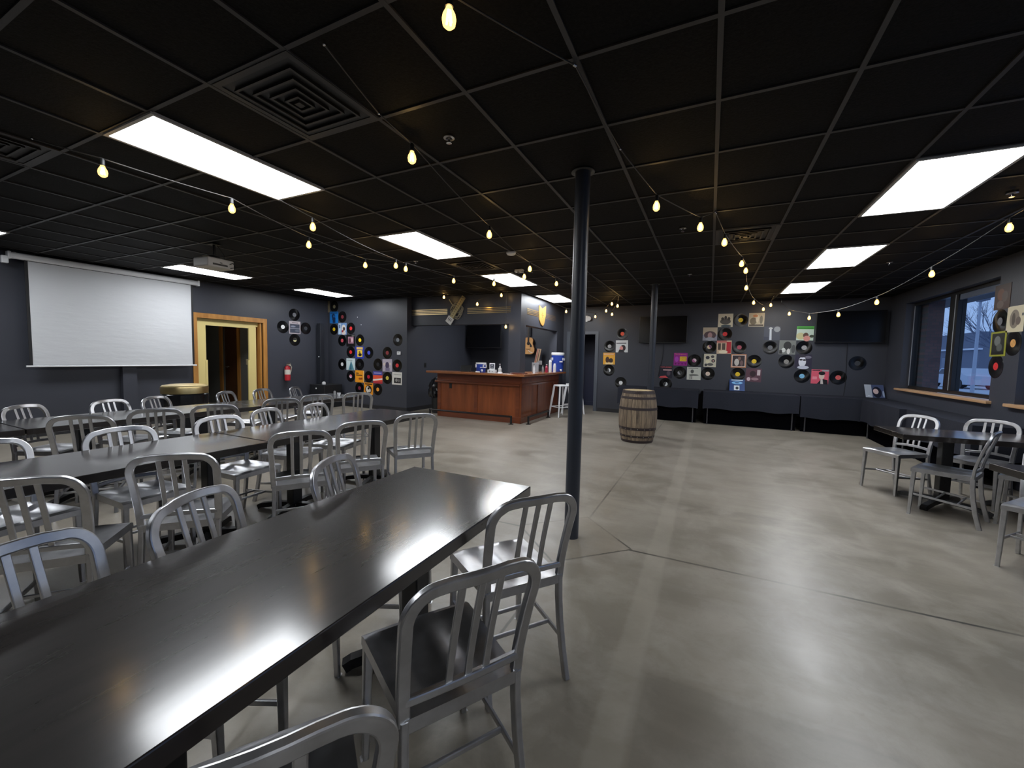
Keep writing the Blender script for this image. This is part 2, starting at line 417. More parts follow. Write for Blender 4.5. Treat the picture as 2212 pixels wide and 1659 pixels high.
        bpy.data.objects.remove(ob); bpy.data.curves.remove(cu); bpy.data.meshes.remove(me)
        return self
    def mesh(self, name, mats):
        me = bpy.data.meshes.new(name); me.from_pydata(self.v, [], self.f); me.update()
        for mt in (mats if isinstance(mats, (list, tuple)) else [mats]): me.materials.append(mt)
        me.polygons.foreach_set('material_index', self.m); me.polygons.foreach_set('use_smooth', self.s)
        bm = bmesh.new(); bm.from_mesh(me); bmesh.ops.recalc_face_normals(bm, faces=bm.faces[:]) if not getattr(self, 'raw', False) else None
        bm.to_mesh(me); bm.free()
        me.set_sharp_from_angle(angle=math.radians(self.ang or 26))
        me.polygons.foreach_set('use_smooth', self.s)
        return me
    def build(self, name, mats, parent=None):
        o = bpy.data.objects.new(name, self.mesh(name, mats)); COL.objects.link(o)
        if parent is not None: o.parent = parent
        return o

def tag(o, label, cat, group=None):
    o['label'] = label; o['category'] = cat
    if group: o['group'] = group
    return o
def thing(name, label, cat, loc=(0, 0, 0), rz=0.0, group=None):
    o = bpy.data.objects.new(name, None); COL.objects.link(o); o.empty_display_size = 0.1
    o.location = loc; o.rotation_euler = (0, 0, math.radians(rz))
    return tag(o, label, cat, group)
def struct(name, mb, mats, parent=None):
    o = mb.build(name, mats, parent)
    if parent is None: o['kind'] = 'structure'
    return o
def kids(o): return [c for c in bpy.data.objects if c.parent == o]
def dup(root, loc, rz, label, group=None):
    tree = [(c, kids(c)) for c in kids(root)]
    r = root.copy(); COL.objects.link(r); r.location = loc; r.rotation_euler = (0, 0, math.radians(rz)); r['label'] = label
    if group: r['group'] = group
    for c, sub in tree:
        cc = c.copy(); COL.objects.link(cc); cc.parent = r
        for g in sub:
            gg = g.copy(); COL.objects.link(gg); gg.parent = cc
    return r
def rrect(w, h, r, k=3):
    out = []
    for cx, cy, a0 in ((w / 2 - r, h / 2 - r, 0), (-w / 2 + r, h / 2 - r, 90), (-w / 2 + r, -h / 2 + r, 180), (w / 2 - r, -h / 2 + r, 270)):
        for i in range(k + 1):
            t = math.radians(a0 + 90 * i / k); out.append((cx + r * math.cos(t), cy + r * math.sin(t)))
    return out

# ------------------------------------------------------------------ measured positions
WALL_ITEMS = [
    ('L', 6.986, 2.366, 'r', 'grey', 'black record with grey label, topmost of the cross above the fire extinguisher'),
    ('L', 6.673, 2.036, 'r', 'white', 'black record with white label beside the wood door frame'),
    ('L', 6.994, 2.045, 's', 'landscape', 'white-bordered sleeve with grey landscape, centre of a cross of four records'),
    ('L', 7.306, 2.047, 'r', 'charcoal', 'black record with dark label, between the landscape sleeve and the corner loudspeaker'),
    ('L', 6.992, 1.735, 'r', 'glare_half', 'black record under the landscape sleeve, nearest above the fire extinguisher'),  # pale half is glare painted onto a dark label
    ('B', -9.577, 2.691, 's', 'tan_faded', 'faded tan sleeve tucked high in the corner beside a tan-labelled record'),
    ('B', -9.255, 2.681, 'r', 'tan', 'black record with tan label above the bright blue sleeve'),
    ('B', -9.267, 2.388, 's', 'blue_figure', 'bright blue sleeve with dark figure, high near the corner'),
    ('B', -8.951, 2.399, 'r', 'dull_red', 'black record with dull red label right of the bright blue sleeve'),
    ('B', -9.269, 2.071, 'r', 'yellow', 'black record with yellow label directly under the bright blue sleeve'),
    ('B', -8.953, 2.08, 's', 'blue_white', 'pale blue and white sleeve with portrait between yellow- and red-labelled records'),
    ('B', -8.638, 2.088, 'r', 'red', 'black record with red label right of the pale blue portrait sleeve'),
    ('B', -8.961, 1.766, 'r', 'rose', 'black record with rose label, left of the black sleeve with pink picture'),
    ('B', -8.646, 1.767, 's', 'black_pink', 'black sleeve with small pink picture in its centre'),
    ('B', -8.314, 1.779, 'r', 'yellow', 'black record with yellow label right of the black sleeve with pink picture'),
    ('B', -8.647, 1.46, 'r', 'red', 'black record with red label left of the royal blue sleeve'),
    ('B', -8.324, 1.454, 's', 'blue_yellow', 'royal blue sleeve with yellow picture panel and cream lettering'),
    ('B', -8.0, 1.454, 'r', 'blue', 'black record with blue label right of the royal blue sleeve'),
    ('B', -8.966, 1.127, 'r', 'white', 'black record with white label left of the pale sleeve with teal triangle'),
    ('B', -8.649, 1.136, 's', 'teal_triangle', 'pale grey sleeve with tall teal triangle'),
    ('B', -8.322, 1.141, 'r', 'black', 'black record with black label right of the teal triangle sleeve'),
    ('B', -8.65, 0.811, 'r', 'pink_white', 'black record with pink and white label left of the plain orange sleeve'),
    ('B', -8.326, 0.824, 's', 'orange_text', 'plain orange sleeve with dark lettering and small brown figures'),
    ('B', -8.012, 0.826, 'r', 'crimson', 'black record with crimson label between the orange and the striped sleeve'),
    ('B', -7.689, 1.159, 'r', 'black', 'black record with dark centre left of the lilac photo sleeve'),
    ('B', -7.375, 1.142, 's', 'lilac_photo', 'lilac grey photo sleeve beside the red-labelled record under the thermostat'),
    ('B', -7.053, 1.149, 'r', 'red', 'black record with red label under the thermostat'),
    ('B', -7.695, 0.824, 's', 'bands', 'sleeve banded blue, red orange and white'),
    ('B', -7.374, 0.82, 'r', 'olive', 'black record with olive yellow label right of the banded sleeve'),
    ('B', -7.057, 0.823, 's', 'white_photo', 'white sleeve with black photo low at the end of the wall near the bar'),
    ('B', -8.332, 0.513, 'r', 'maroon', 'black record with maroon label left of the orange sleeve with round portrait'),
    ('B', -8.012, 0.515, 's', 'orange_round', 'orange sleeve with round black and white portrait, lowest on its wall'),
    ('B', -7.694, 0.51, 'r', 'orange', 'black record with orange label right of the round portrait sleeve'),
    ('B', -7.376, 1.46, 'r', 'brick', 'black record with brick red label left of the thermostat'),
    ('B', -7.038, 1.786, 'r', 'silver', 'black record with silver label above the thermostat'),
    ('T', -2.116, 2.102, 'r', 'orange_red', 'shiny black record with orange red label above the white dark-haired portrait sleeve'),
    ('T', -2.44, 1.769, 'r', 'pale_grey', 'black record with pale grey label left of the white dark-haired portrait sleeve'),
    ('T', -2.117, 1.772, 's', 'white_portrait', 'white sleeve with dark-haired portrait right of the open doorway'),
    ('T', -2.441, 1.442, 's', 'yellow_band', 'yellow orange sleeve with dark group right of the open doorway'),
    ('T', -2.437, 1.13, 'r', 'white_slit', 'black record with white slit label under the yellow orange sleeve'),
    ('T', -2.109, 0.808, 'r', 'white', 'black record with white label just above the wooden barrel'),
    ('T', -0.664, 1.465, 's', 'magenta', 'magenta sleeve reading LOUIE LOUIE in a yellow panel'),
    ('T', -0.348, 1.441, 'r', 'magenta', 'black record with purple pink label right of the magenta sleeve'),
    ('T', -0.998, 1.136, 's', 'navy_pink', 'dark navy sleeve with pink red lettering beside the steel post'),
    ('T', -0.668, 1.128, 'r', 'grey_half', 'black record with half grey label under the magenta sleeve'),
    ('T', -0.344, 1.12, 's', 'pale_sketch', 'pale grey sleeve with ink sketch, low on the rear wall'),
    ('T', -0.987, 0.829, 'r', 'white_half', 'black record with half white label under the dark navy sleeve'),
    ('T', 0.286, 2.408, 's', 'cream_group', 'cream sleeve with dark group of figures, topmost row left of shiny yellow-labelled record'),
    ('T', 0.602, 2.411, 'r', 'yellow', 'glossy black record with yellow label between two cream sleeves, topmost row'),
    ('T', 0.923, 2.412, 's', 'cream_illus', 'cream and brown illustrated sleeve, topmost row right of shiny record'),
    ('T', -0.03, 2.087, 's', 'tan_hair', 'tan and lilac sleeve with big-haired portrait'),
    ('T', 0.291, 2.086, 'r', 'red', 'black record with red label under the topmost cream group sleeve'),
    ('T', 1.245, 2.097, 's', 'night', 'grey blue night sleeve with one white column'),
    ('T', 1.87, 2.096, 's', 'green_top', 'sleeve with green top stripe beside the large wall television'),
    ('T', -0.029, 1.777, 'r', 'cream_purple', 'black record with cream and purple label under the big-haired portrait sleeve'),
    ('T', 0.287, 1.773, 's', 'red_building', 'red and cream sleeve with building'),
    ('T', 0.607, 1.772, 'r', 'pink', 'black record with dull pink label right of the red and cream sleeve'),
    ('T', 1.226, 1.772, 'r', 'grey', 'black record with grey label under the night sleeve'),
    ('T', 1.557, 1.781, 's', 'bw_photo', 'black and white photo sleeve between two grey-labelled records'),
    ('T', 1.871, 1.778, 'r', 'grey_white', 'black record with grey white label under the green-topped sleeve'),
    ('T', -0.023, 1.449, 's', 'flowers', 'black and cream flowered sleeve'),
    ('T', 0.608, 1.454, 's', 'brown_orange', 'brown photo sleeve with orange border'),
    ('T', 0.924, 1.451, 'r', 'yellow', 'black record with yellow label right of the orange-bordered sleeve'),
    ('T', 1.554, 1.46, 'r', 'warm_grey', 'black record with warm grey label left of the purple sunglasses sleeve'),
    ('T', 1.872, 1.472, 's', 'sunglasses', 'dark purple sleeve with white face in sunglasses'),
    ('T', -0.033, 1.125, 'r', 'cream', 'black record with cream label under the flowered sleeve'),
    ('T', 0.605, 1.138, 'r', 'yellow', 'black record with yellow label under the orange-bordered sleeve'),
    ('T', 0.93, 1.129, 's', 'maroon_photo', 'maroon photo sleeve right of a yellow-labelled record'),
    ('T', 1.865, 1.145, 'r', 'sky', 'black record with light blue label left of the pink sleeve'),
    ('T', 2.192, 1.146, 's', 'pink_portrait', 'pink sleeve with dark-haired portrait'),
    ('T', 2.516, 1.14, 'r', 'coral', 'black record with coral label right of the pink sleeve'),
    ('T', 2.827, 1.457, 'r', 'charcoal', 'lone black record with dark grey label under the large wall television'),
    ('R', 7.419, 2.326, 's', 'brown_faces', 'dark brown sleeve, highest beside the window'),
    ('R', 7.422, 2.016, 'r', 'grey', 'black record with grey label beside the window, under the dark brown sleeve'),
    ('R', 7.128, 2.021, 's', 'cream_tree', 'cream sleeve with grey drawing right of the window'),
    ('R', 7.414, 1.73, 's', 'green_frame', 'sleeve with yellow green border and dark photo beside the window'),
    ('R', 7.13, 1.728, 'r', 'amber', 'black record with amber label under the cream sleeve'),
    ('R', 7.42, 1.444, 'r', 'red', 'black record with red label beside the window, lowest of its group'),
]

CHAIR_SPOTS = [
    ('A1', -0.758, 1.065, 58.0),
    ('A2', -0.828, 1.687, 53.0),
    ('A0', -0.791, 0.496, 56.0),
    ('A3', -1.533, 0.98, -68.0),
    ('A4', -1.484, 0.473, -74.0),
    ('A5', -1.526, 1.616, -72.0),
    ('B1', -2.847, 0.818, 50.0),
    ('B2', -2.785, 1.361, 46.0),
    ('B3', -2.843, 2.136, 53.0),
    ('B4', -2.815, 2.678, 55.0),
    ('B5', -2.715, 3.275, 52.0),
    ('b1', -3.463, 1.395, -88.0),
    ('b2', -3.494, 2.07, -85.0),
    ('b3', -3.656, 2.641, -72.0),
    ('b4', -3.621, 3.165, -75.0),
    ('C1', -4.899, 1.637, 56.0),
    ('C2', -4.911, 2.132, 60.0),
    ('C3', -4.844, 2.623, 57.0),
    ('C4', -4.873, 3.368, 60.0),
    ('C5', -4.968, 3.932, 62.0),
    ('C6', -4.787, 4.503, 56.0),
    ('c1', -5.641, 1.616, -58.0),
    ('c2', -5.599, 2.189, -68.0),
    ('c3', -5.653, 2.644, -62.0),
    ('c4', -5.742, 3.479, -60.0),
    ('c5', -5.81, 4.01, -67.0),
    ('c6', -5.794, 4.567, -58.0),
    ('b0', -3.55, 0.828, -80.0),
    ('D1', 1.96, 6.06, 122.735),
    ('D2', 2.594, 5.965, 140.268),
    ('D3', 2.07, 5.23, 59.331),
    ('D4', 2.7, 5.31, 59.331),
    ('D5', 2.21, 4.16, 143.13),
]

STRING_RUNS = [
    ('warm bulbs running from far left across the projector side of the ceiling', [('h', -4.159, 1.148, 2.813), ('b', -3.823, 1.38, 2.633), ('b', -3.734, 2.175, 2.633), ('b', -4.129, 3.226, 2.633), ('b', -4.311, 4.245, 2.633), ('h', -4.237, 4.939, 2.813)]),
    ('short run of warm bulbs starting at the corner of the long bright ceiling panel', [('h', -3.616, 2.521, 2.813), ('b', -3.513, 2.791, 2.633), ('b', -3.924, 4.415, 2.633), ('h', -4.199, 4.874, 2.803)]),
    ('warm bulbs dipping from the ceiling ring towards the bar', [('h', -4.173, 4.884, 2.803), ('b', -3.934, 4.629, 2.633), ('b', -3.802, 5.636, 2.633), ('b', -3.295, 6.07, 2.633), ('b', -2.577, 5.698, 2.633), ('h', -2.679, 6.239, 2.813)]),
    ('warm bulbs crossing the ceiling from the square vent to the near steel post', [('h', -1.637, 1.368, 2.813), ('h', -1.794, 1.871, 2.813), ('b', -1.781, 2.15, 2.683), ('b', -2.036, 3.634, 2.633), ('b', -2.281, 5.222, 2.633), ('b', -2.315, 6.398, 2.633), ('h', -2.318, 7.136, 2.733)]),
    ('lone warm bulb at the top edge above the tables', [('h', -0.983, 1.282, 2.813), ('b', -0.941, 1.342, 2.683), ('h', -0.648, 1.947, 2.813)]),
    ('two warm bulbs strung from the near post top to the right air vent', [('h', -0.644, 1.955, 2.813), ('h', -0.602, 2.822, 2.813), ('b', -0.439, 3.461, 2.633), ('b', -0.137, 4.137, 2.633), ('h', -0.024, 4.325, 2.813)]),
    ('warm bulbs running in line from the right air vent to the rear wall', [('h', -0.015, 4.368, 2.813), ('b', 0.074, 4.747, 2.633), ('b', 0.293, 5.835, 2.633), ('b', 0.378, 6.448, 2.663), ('b', 0.466, 7.602, 2.613), ('b', 0.728, 9.516, 2.613), ('b', 1.004, 10.6, 2.6), ('b', 1.117, 10.4, 2.662), ('h', 1.13, 10.079, 2.803)]),
    ('sagging string of warm bulbs curving along the window side to the rear television', [('h', 1.35, 10.75, 2.75), ('b', 1.447, 10.3, 2.457), ('b', 1.673, 9.6, 2.299), ('b', 1.943, 8.8, 2.273), ('b', 2.165, 7.8, 2.348), ('b', 2.25, 6.4, 2.486), ('b', 2.304, 5.188, 2.653), ('h', 2.346, 4.667, 2.813)]),
    ('two warm bulbs hanging right of the near post before the rear wall', [('h', -1.803, 6.258, 2.813), ('h', -1.848, 9.094, 2.793), ('b', -1.963, 9.551, 2.643), ('b', -2.235, 10.253, 2.533), ('h', -2.3, 10.55, 2.8)]),
    ('warm bulbs over the rear doorway beside the bar', [('h', -3.636, 9.918, 2.813), ('b', -3.419, 10.247, 2.633), ('b', -2.766, 10.7, 2.532), ('b', -2.393, 10.3, 2.626), ('b', -2.093, 9.545, 2.693), ('h', -1.927, 9.141, 2.803)]),
    ('warm bulbs sagging in front of the guitar sign above the bar', [('h', -6.0, 7.9, 2.81), ('b', -5.591, 7.9, 2.765), ('b', -4.698, 7.9, 2.576), ('b', -4.102, 7.9, 2.742), ('h', -3.938, 7.9, 2.812)]),
]


SPRINKLERS = [
    (-1.59, 2.283, 2.833),
    (-0.329, 4.788, 2.833),
    (2.121, 4.78, 2.833),
    (-0.364, 7.315, 2.833),
    (2.141, 7.34, 2.833),
    (-4.06, 5.0, 2.833),
]

# ------------------------------------------------------------------ room shell
XL, XR, YR, YB, YREC = -9.5, 3.3, 11.05, -4.0, 8.0
XN, XS = -6.75, -3.74          # niche left wall, bar partition outer face
fl = MB().box(-13.2, YB - 0.2, -0.12, XR + 0.25, 14.2, 0)
struct('floor', fl, CONC)
cl = MB().box(-13.2, YB - 0.2, CEIL + 0.006, XR + 0.25, 14.2, CEIL + 0.12)
ceiling = struct('ceiling', cl, TILE)
U = 0.6105
gx0, gy0 = 0.848 * 1.408, 0.944 * 1.408
gr = MB()
for k in range(-18, 4):
    x = gx0 + k * U
    if XL < x < XR: gr.box(x - 0.012, YB, CEIL - 0.003, x + 0.012, YR, CEIL + 0.01)
for k in range(-9, 17):
    y = gy0 + k * U
    if YB < y < YR: gr.box(XL, y - 0.012, CEIL - 0.002, XR, y + 0.012, CEIL + 0.01)
struct('grid', gr, GRID, ceiling)

DY0, DY1, DZ = 4.70, 6.26, 2.19                       # wide doorway, left wall
w = MB().box(XL - 0.2, YB, 0, XL, DY0, CEIL).box(XL - 0.2, DY1, 0, XL, YREC, CEIL).box(XL - 0.2, DY0, DZ, XL, DY1, CEIL)
struct('wall_left', w, WALL)
struct('wall_records', MB().box(XL - 0.2, YREC, 0, XN, YREC + 0.15, CEIL), WALL)
struct('wall_niche', MB().box(XN - 0.15, YREC + 0.15, 0, XN, YR, CEIL), WALL)
RX0, RX1, RZ = -3.57, -2.80, 2.11                     # rear doorway
w = MB().box(XN - 0.15, YR, 0, RX0, YR + 0.15, CEIL).box(RX1, YR, 0, XR + 0.2, YR + 0.15, CEIL).box(RX0, YR, RZ, RX1, YR + 0.15, CEIL)
struct('wall_rear', w, WALL)
w = MB().box(XN, 8.17, 2.155, -4.03, 8.40, CEIL).box(-4.03, 8.15, 0, XS, 8.42, CEIL).box(-3.94, 8.42, 2.145, XS, 10.50, CEIL).box(-3.94, 10.50, 0, XS, YR, CEIL)
struct('wall_bar_partition', w, WALL)
W1 = (7.50, 10.30); W2 = (4.2, 7.0); W3 = (0.7, 3.5); W4 = (-2.8, 0.0); WZ0, WZ1 = 1.0, 2.60
w = MB()
w.box(XR, YB, 0, XR + 0.2, W4[0], CEIL).box(XR, W4[1], 0, XR + 0.2, W3[0], CEIL).box(XR, W3[1], 0, XR + 0.2, W2[0], CEIL).box(XR, W2[1], 0, XR + 0.2, W1[0], CEIL).box(XR, W1[1], 0, XR + 0.2, YR + 0.15, CEIL)
for a, b in (W1, W2, W3, W4): w.box(XR, a, 0, XR + 0.2, b, WZ0 - 0.04).box(XR, a, WZ1, XR + 0.2, b, CEIL)
struct('wall_right', w, WALL)
struct('wall_back', MB().box(XL - 0.2, YB - 0.15, 0, XR + 0.2, YB, CEIL), WALL)
struct('baseboard_rear', MB().box(RX1 + 0.09, YR - 0.012, 0, XR, YR, 0.10), RUBBER)
struct('baseboard_records', MB().box(XL, YREC - 0.012, 0, XN, YREC, 0.10).box(XN, YREC - 0.012, 0, XN + 0.012, YR, 0.10), RUBBER)
struct('baseboard_left', MB().box(XL, YB, 0, XL + 0.012, DY0 - 0.09, 0.10).box(XL, DY1 + 0.09, 0, XL + 0.012, YREC, 0.10), RUBBER)
struct('trim_niche_pipe_chase', MB().box(XL, 3.55, 0, XL + 0.10, 3.75, 1.1), WALL)

# left doorway: oak casing, cream frame, dim hall behind
d1 = struct('door_1', MB().box(XL - 0.02, DY0, DZ - 0.10, XL + 0.02, DY1, DZ).box(XL - 0.02, DY0, 0, XL + 0.02, DY0 + 0.09, DZ - 0.10).box(XL - 0.02, DY1 - 0.09, 0, XL + 0.02, DY1, DZ - 0.10), OAK)
fy0, fy1, ft = DY0 + 0.09, DY1 - 0.09, DZ - 0.10
struct('frame', MB().box(XL - 0.13, fy0, 0, XL - 0.09, fy0 + 0.21, ft).box(XL - 0.13, fy1 - 0.27, 0, XL - 0.09, fy1 - 0.11, ft).box(XL - 0.13, fy0 + 0.21, ft - 0.14, XL - 0.09, fy1 - 0.27, ft).box(XL - 0.13, fy1 - 0.11, ft - 0.10, XL - 0.09, fy1 - 0.061, ft)
       .box(XL - 0.12, fy0 + 0.19, 0, XL - 0.085, fy0 + 0.235, 1.22).box(XL - 0.12, fy1 - 0.295, 0, XL - 0.085, fy1 - 0.25, 1.22), BEIGE, d1)
struct('jamb', MB().box(XL - 0.20, fy1 - 0.11, 0, XL - 0.16, fy1, ft).box(XL - 0.16, fy1 - 0.06, 0, XL - 0.02, fy1 - 0.02, ft).box(XL - 0.2, fy0 - 0.02, 0, XL - 0.02, fy0, ft), OAK, d1)
hall = MB().box(-10.82, 6.42, 0, XL - 0.2, 6.55, CEIL).box(-12.6, 6.42, 0, -11.60, 6.55, CEIL).box(-11.60, 6.42, 2.12, -10.82, 6.55, CEIL).box(-12.6, 3.2, 0, XL - 0.2, 3.32, CEIL)
struct('wall_hall', hall, DARKWALL)
struct('wall_hall_end', MB().box(-12.75, 3.2, 0, -12.6, 6.55, CEIL), NAVYDOOR)
hd = struct('door_2', MB().box(-10.90, 6.39, 0, -10.80, 6.42, 2.2).box(-11.66, 6.39, 0, -11.54, 6.42, 2.2).box(-11.54, 6.39, 2.1, -10.90, 6.42, 2.2).box(-10.84, 6.42, 0, -10.82, 6.52, 2.1), OAK)
struct('door_panel', MB().box(-11.60, 6.50, 0, -10.84, 6.54, 2.12), grain('dark_hall_door', (0.06, 0.025, 0.01), (0.10, 0.04, 0.015), (9, 9, 1)), hd)
struct('handle', MB().cyl((-11.5, 6.5, 1.0), (-11.5, 6.43, 1.0), 0.012).cyl((-11.5, 6.43, 1.0), (-11.38, 6.43, 1.0), 0.010), CHROME, hd)
sw = MB().bbox(-10.56, 6.407, 1.08, -10.46, 6.42, 1.22, 0.004); sw.bbox(-10.525, 6.400, 1.125, -10.495, 6.409, 1.175, 0.003)
tag(sw.build('light_switch', flat('ivory_plastic', (0.62, 0.55, 0.36), 0.4)), 'ivory light switch on the grey hall wall beyond the wide wooden doorway', 'light switch')

# rear doorway
d3 = struct('door_3', MB().box(RX0 - 0.06, YR - 0.02, 0, RX0 + 0.03, YR + 0.15, RZ + 0.06).box(RX1 - 0.03, YR - 0.02, 0, RX1 + 0.06, YR + 0.15, RZ + 0.06).box(RX0 + 0.03, YR - 0.02, RZ - 0.02, RX1 - 0.03, YR + 0.15, RZ + 0.06), flat('grey_frame_paint', (0.075, 0.085, 0.105), 0.4))
b = MB().box(RX0 + 0.03, YR + 0.16, 0.012, RX0 + 0.075, YR + 0.86, RZ - 0.03)
struct('door_leaf', b, flat('pale_wood_edge', (0.56, 0.42, 0.27), 0.45), d3)
struct('hinge', MB().box(RX0 + 0.02, YR + 0.135, 1.72, RX0 + 0.085, YR + 0.158, 1.86).box(RX0 + 0.02, YR + 0.135, 0.3, RX0 + 0.085, YR + 0.158, 0.42), CHROME, d3)
struct('wall_store', MB().box(-4.6, 12.35, 0, -1.7, 12.5, CEIL).box(-4.7, YR + 0.15, 0, -4.6, 12.5, CEIL).box(-1.7, YR + 0.15, 0, -1.6, 12.5, CEIL).box(-4.6, 12.33, 0, -1.7, 12.35, 0.12), NAVYDOOR)

# windows on the right wall
def window(name, a, b):
    o = MB()
    x0, x1 = XR + 0.12, XR + 0.20
    fw = 0.055
    o.box(x0, a, WZ0, x1, a + fw, WZ1).box(x0, b - fw, WZ0, x1, b, WZ1).box(x0, a + fw, WZ0, x1, b - fw, WZ0 + fw).box(x0, a + fw, WZ1 - fw, x1, b - fw, WZ1)
    w_ = struct(name, o, BLACKMETAL)
    mid = (a + b) / 2 - 0.06
    struct('mullion', MB().box(x0 - 0.02, mid - 0.12, WZ0 + fw, x1, mid + 0.12, WZ1 - fw), BLACKMETAL, w_)
    struct('trim', MB().box(x0 - 0.025, mid - 0.06, WZ0 + fw, x0 - 0.02, mid - 0.04, WZ1 - fw).box(x0 - 0.012, b - fw - 0.004, WZ0 + fw, x0 - 0.004, b - fw + 0.012, WZ1 - fw), flat('grey_bead', (0.26, 0.28, 0.31), 0.4), w_)
    for c, d in ((a + fw, mid - 0.12), (mid + 0.12, b - fw)):
        struct('pane', MB().box(x0 + 0.03, c, WZ0 + fw, x0 + 0.036, d, WZ1 - fw), GLASS, w_)
    struct('blind_rail', MB().bbox(x0 - 0.01, a + fw, WZ1 - fw - 0.09, x0 + 0.02, mid - 0.13, WZ1 - fw - 0.005, 0.006), flat('grey_rail', (0.10, 0.12, 0.17), 0.4), w_)
    struct('sill', MB().bbox(XR - 0.055, a - 0.06, WZ0 - 0.045, x0, b + 0.10, WZ0 - 0.005, 0.008), grain('sill_wood', (0.42, 0.24, 0.12), (0.55, 0.35, 0.2), (8, 1, 8), 0.45), w_)
window('window_1', *W1); window('window_2', *W2); window('window_3', *W3); window('window_4', *W4)

# outside the windows
SNOW = flat('trodden_snow', (0.50, 0.54, 0.60), 0.8, 0, 0.3, 0.4, 0.8)
struct('ground', MB().box(XR + 0.26, -30, -0.3, 90, 160, -0.06), SNOW)
struct('wall_brick_pier', MB().box(3.53, 10.05, -0.06, 3.75, 12.2, 2.66), BRICK)
struct('trim_soffit', MB().box(XR + 0.2, -4.0, 2.66, 4.42, 12.5, 2.95), flat('grey_soffit', (0.10, 0.095, 0.11), 0.7))
bl = thing('warehouse', 'low grey warehouse with pale eave line across the snowy street', 'building', (30, 78, -0.06))
MB().box(-8, -26, 0, 14, 26, 4.75).build('wall', flat('grey_block', (0.17, 0.19, 0.25), 0.8), bl)
MB().box(-8.3, -26.3, 3.1, -7.95, 26.3, 3.25).build('eave', flat('snowy_eave', (0.75, 0.78, 0.84), 0.7), bl)
for k in range(7):
    MB().box(-8.06, -23 + k * 7, 0.9, -7.98, -19.5 + k * 7, 2.4).build('window', flat('far_window', (0.09, 0.12, 0.20), 0.2), bl)
def car(x, y, rz, label, body):
    c = thing('parked_car', label, 'car', (x, y, -0.06), rz, 'cars in the snowy lot')
    prof = [(-2.15, 0.30), (2.15, 0.30), (2.2, 0.72), (1.35, 0.92), (0.75, 1.38), (-0.95, 1.42), (-1.7, 0.98), (-2.15, 0.9)]
    MB().prism([(px, pz) for px, pz in prof], 1.7).build('body', body, c)
    MB().prism([(1.12, 0.95), (0.7, 1.31), (-0.9, 1.34), (-1.45, 0.97)], 1.72).build('side_glass', flat('car_glass', (0.03, 0.04, 0.07), 0.15), c).location.y = -0.01
    for wx_ in (-1.35, 1.35):
        for wy_ in (0.0, 1.55):
            MB().cyl((wx_, wy_ - 0.02, 0.32), (wx_, wy_ + 0.17, 0.32), 0.32, n=18).build('wheel', BLACK, c)
car(17.2, 40.5, 95, 'pale frosted car parked nearest the window outside', flat('frosted_paint', (0.55, 0.60, 0.68), 0.5))
car(20.5, 47.5, 92, 'darker car parked behind the pale one outside', flat('slate_paint', (0.20, 0.24, 0.33), 0.4))
lp = thing('street_lamp', 'slim pale street lamp standing among bare branches outside', 'street lamp', (12.5, 29.9, -0.06))
MB().cyl((0, 0, 0), (0, 0, 5.0), 0.085, 0.055, n=10).build('pole', flat('pale_pole', (0.42, 0.46, 0.54), 0.6), lp)
MB().bbox(-0.12, -0.6, 4.9, 0.12, 0.15, 5.05, 0.03).build('lamp_head', flat('dark_head', (0.10, 0.12, 0.17), 0.5), lp)
tr = thing('bare_tree', 'leafless tree with thin spreading branches outside the window', 'tree', (17.6, 38.2, -0.06))
tb = MB(); rnd = random.Random(5)
tb.cyl((0, 0, 0), (0, 0, 2.6), 0.13, 0.09, n=8)
def branch(p, d, ln, r, lev):
    q = p + d * ln
    tb.cyl(p, q, r, r * 0.6, n=5, caps=False)
    if lev == 0: return
    for _ in range(3 if lev > 1 else 2):
        nd = (d + Vector((rnd.uniform(-.55, .55), rnd.uniform(-.55, .55), rnd.uniform(-.15, .4)))).normalized()
        branch(q, nd, ln * rnd.uniform(.62, .85), r * 0.58, lev - 1)
for k in range(10):
    a = 2 * PI * k / 10 + rnd.uniform(-.3, .3)
    branch(Vector((0, 0, 1.7 + 0.13 * k)), Vector((math.cos(a) * .8, math.sin(a) * .8, rnd.uniform(.35, .9))).normalized(), 1.45, 0.05, 4)
tb.build('branches', flat('bark', (0.13, 0.15, 0.21), 0.8), tr)
wl = MB()
for dz in (0.0, 0.55): wl.tube([(20, 12 + 6 * k, 7.6 + dz + 0.012 * (k - 4) ** 2) for k in range(10)], 0.025, 5)
tag(wl.build('power_line', BLACK), 'pair of dark overhead wires crossing the dusk sky outside', 'power line')

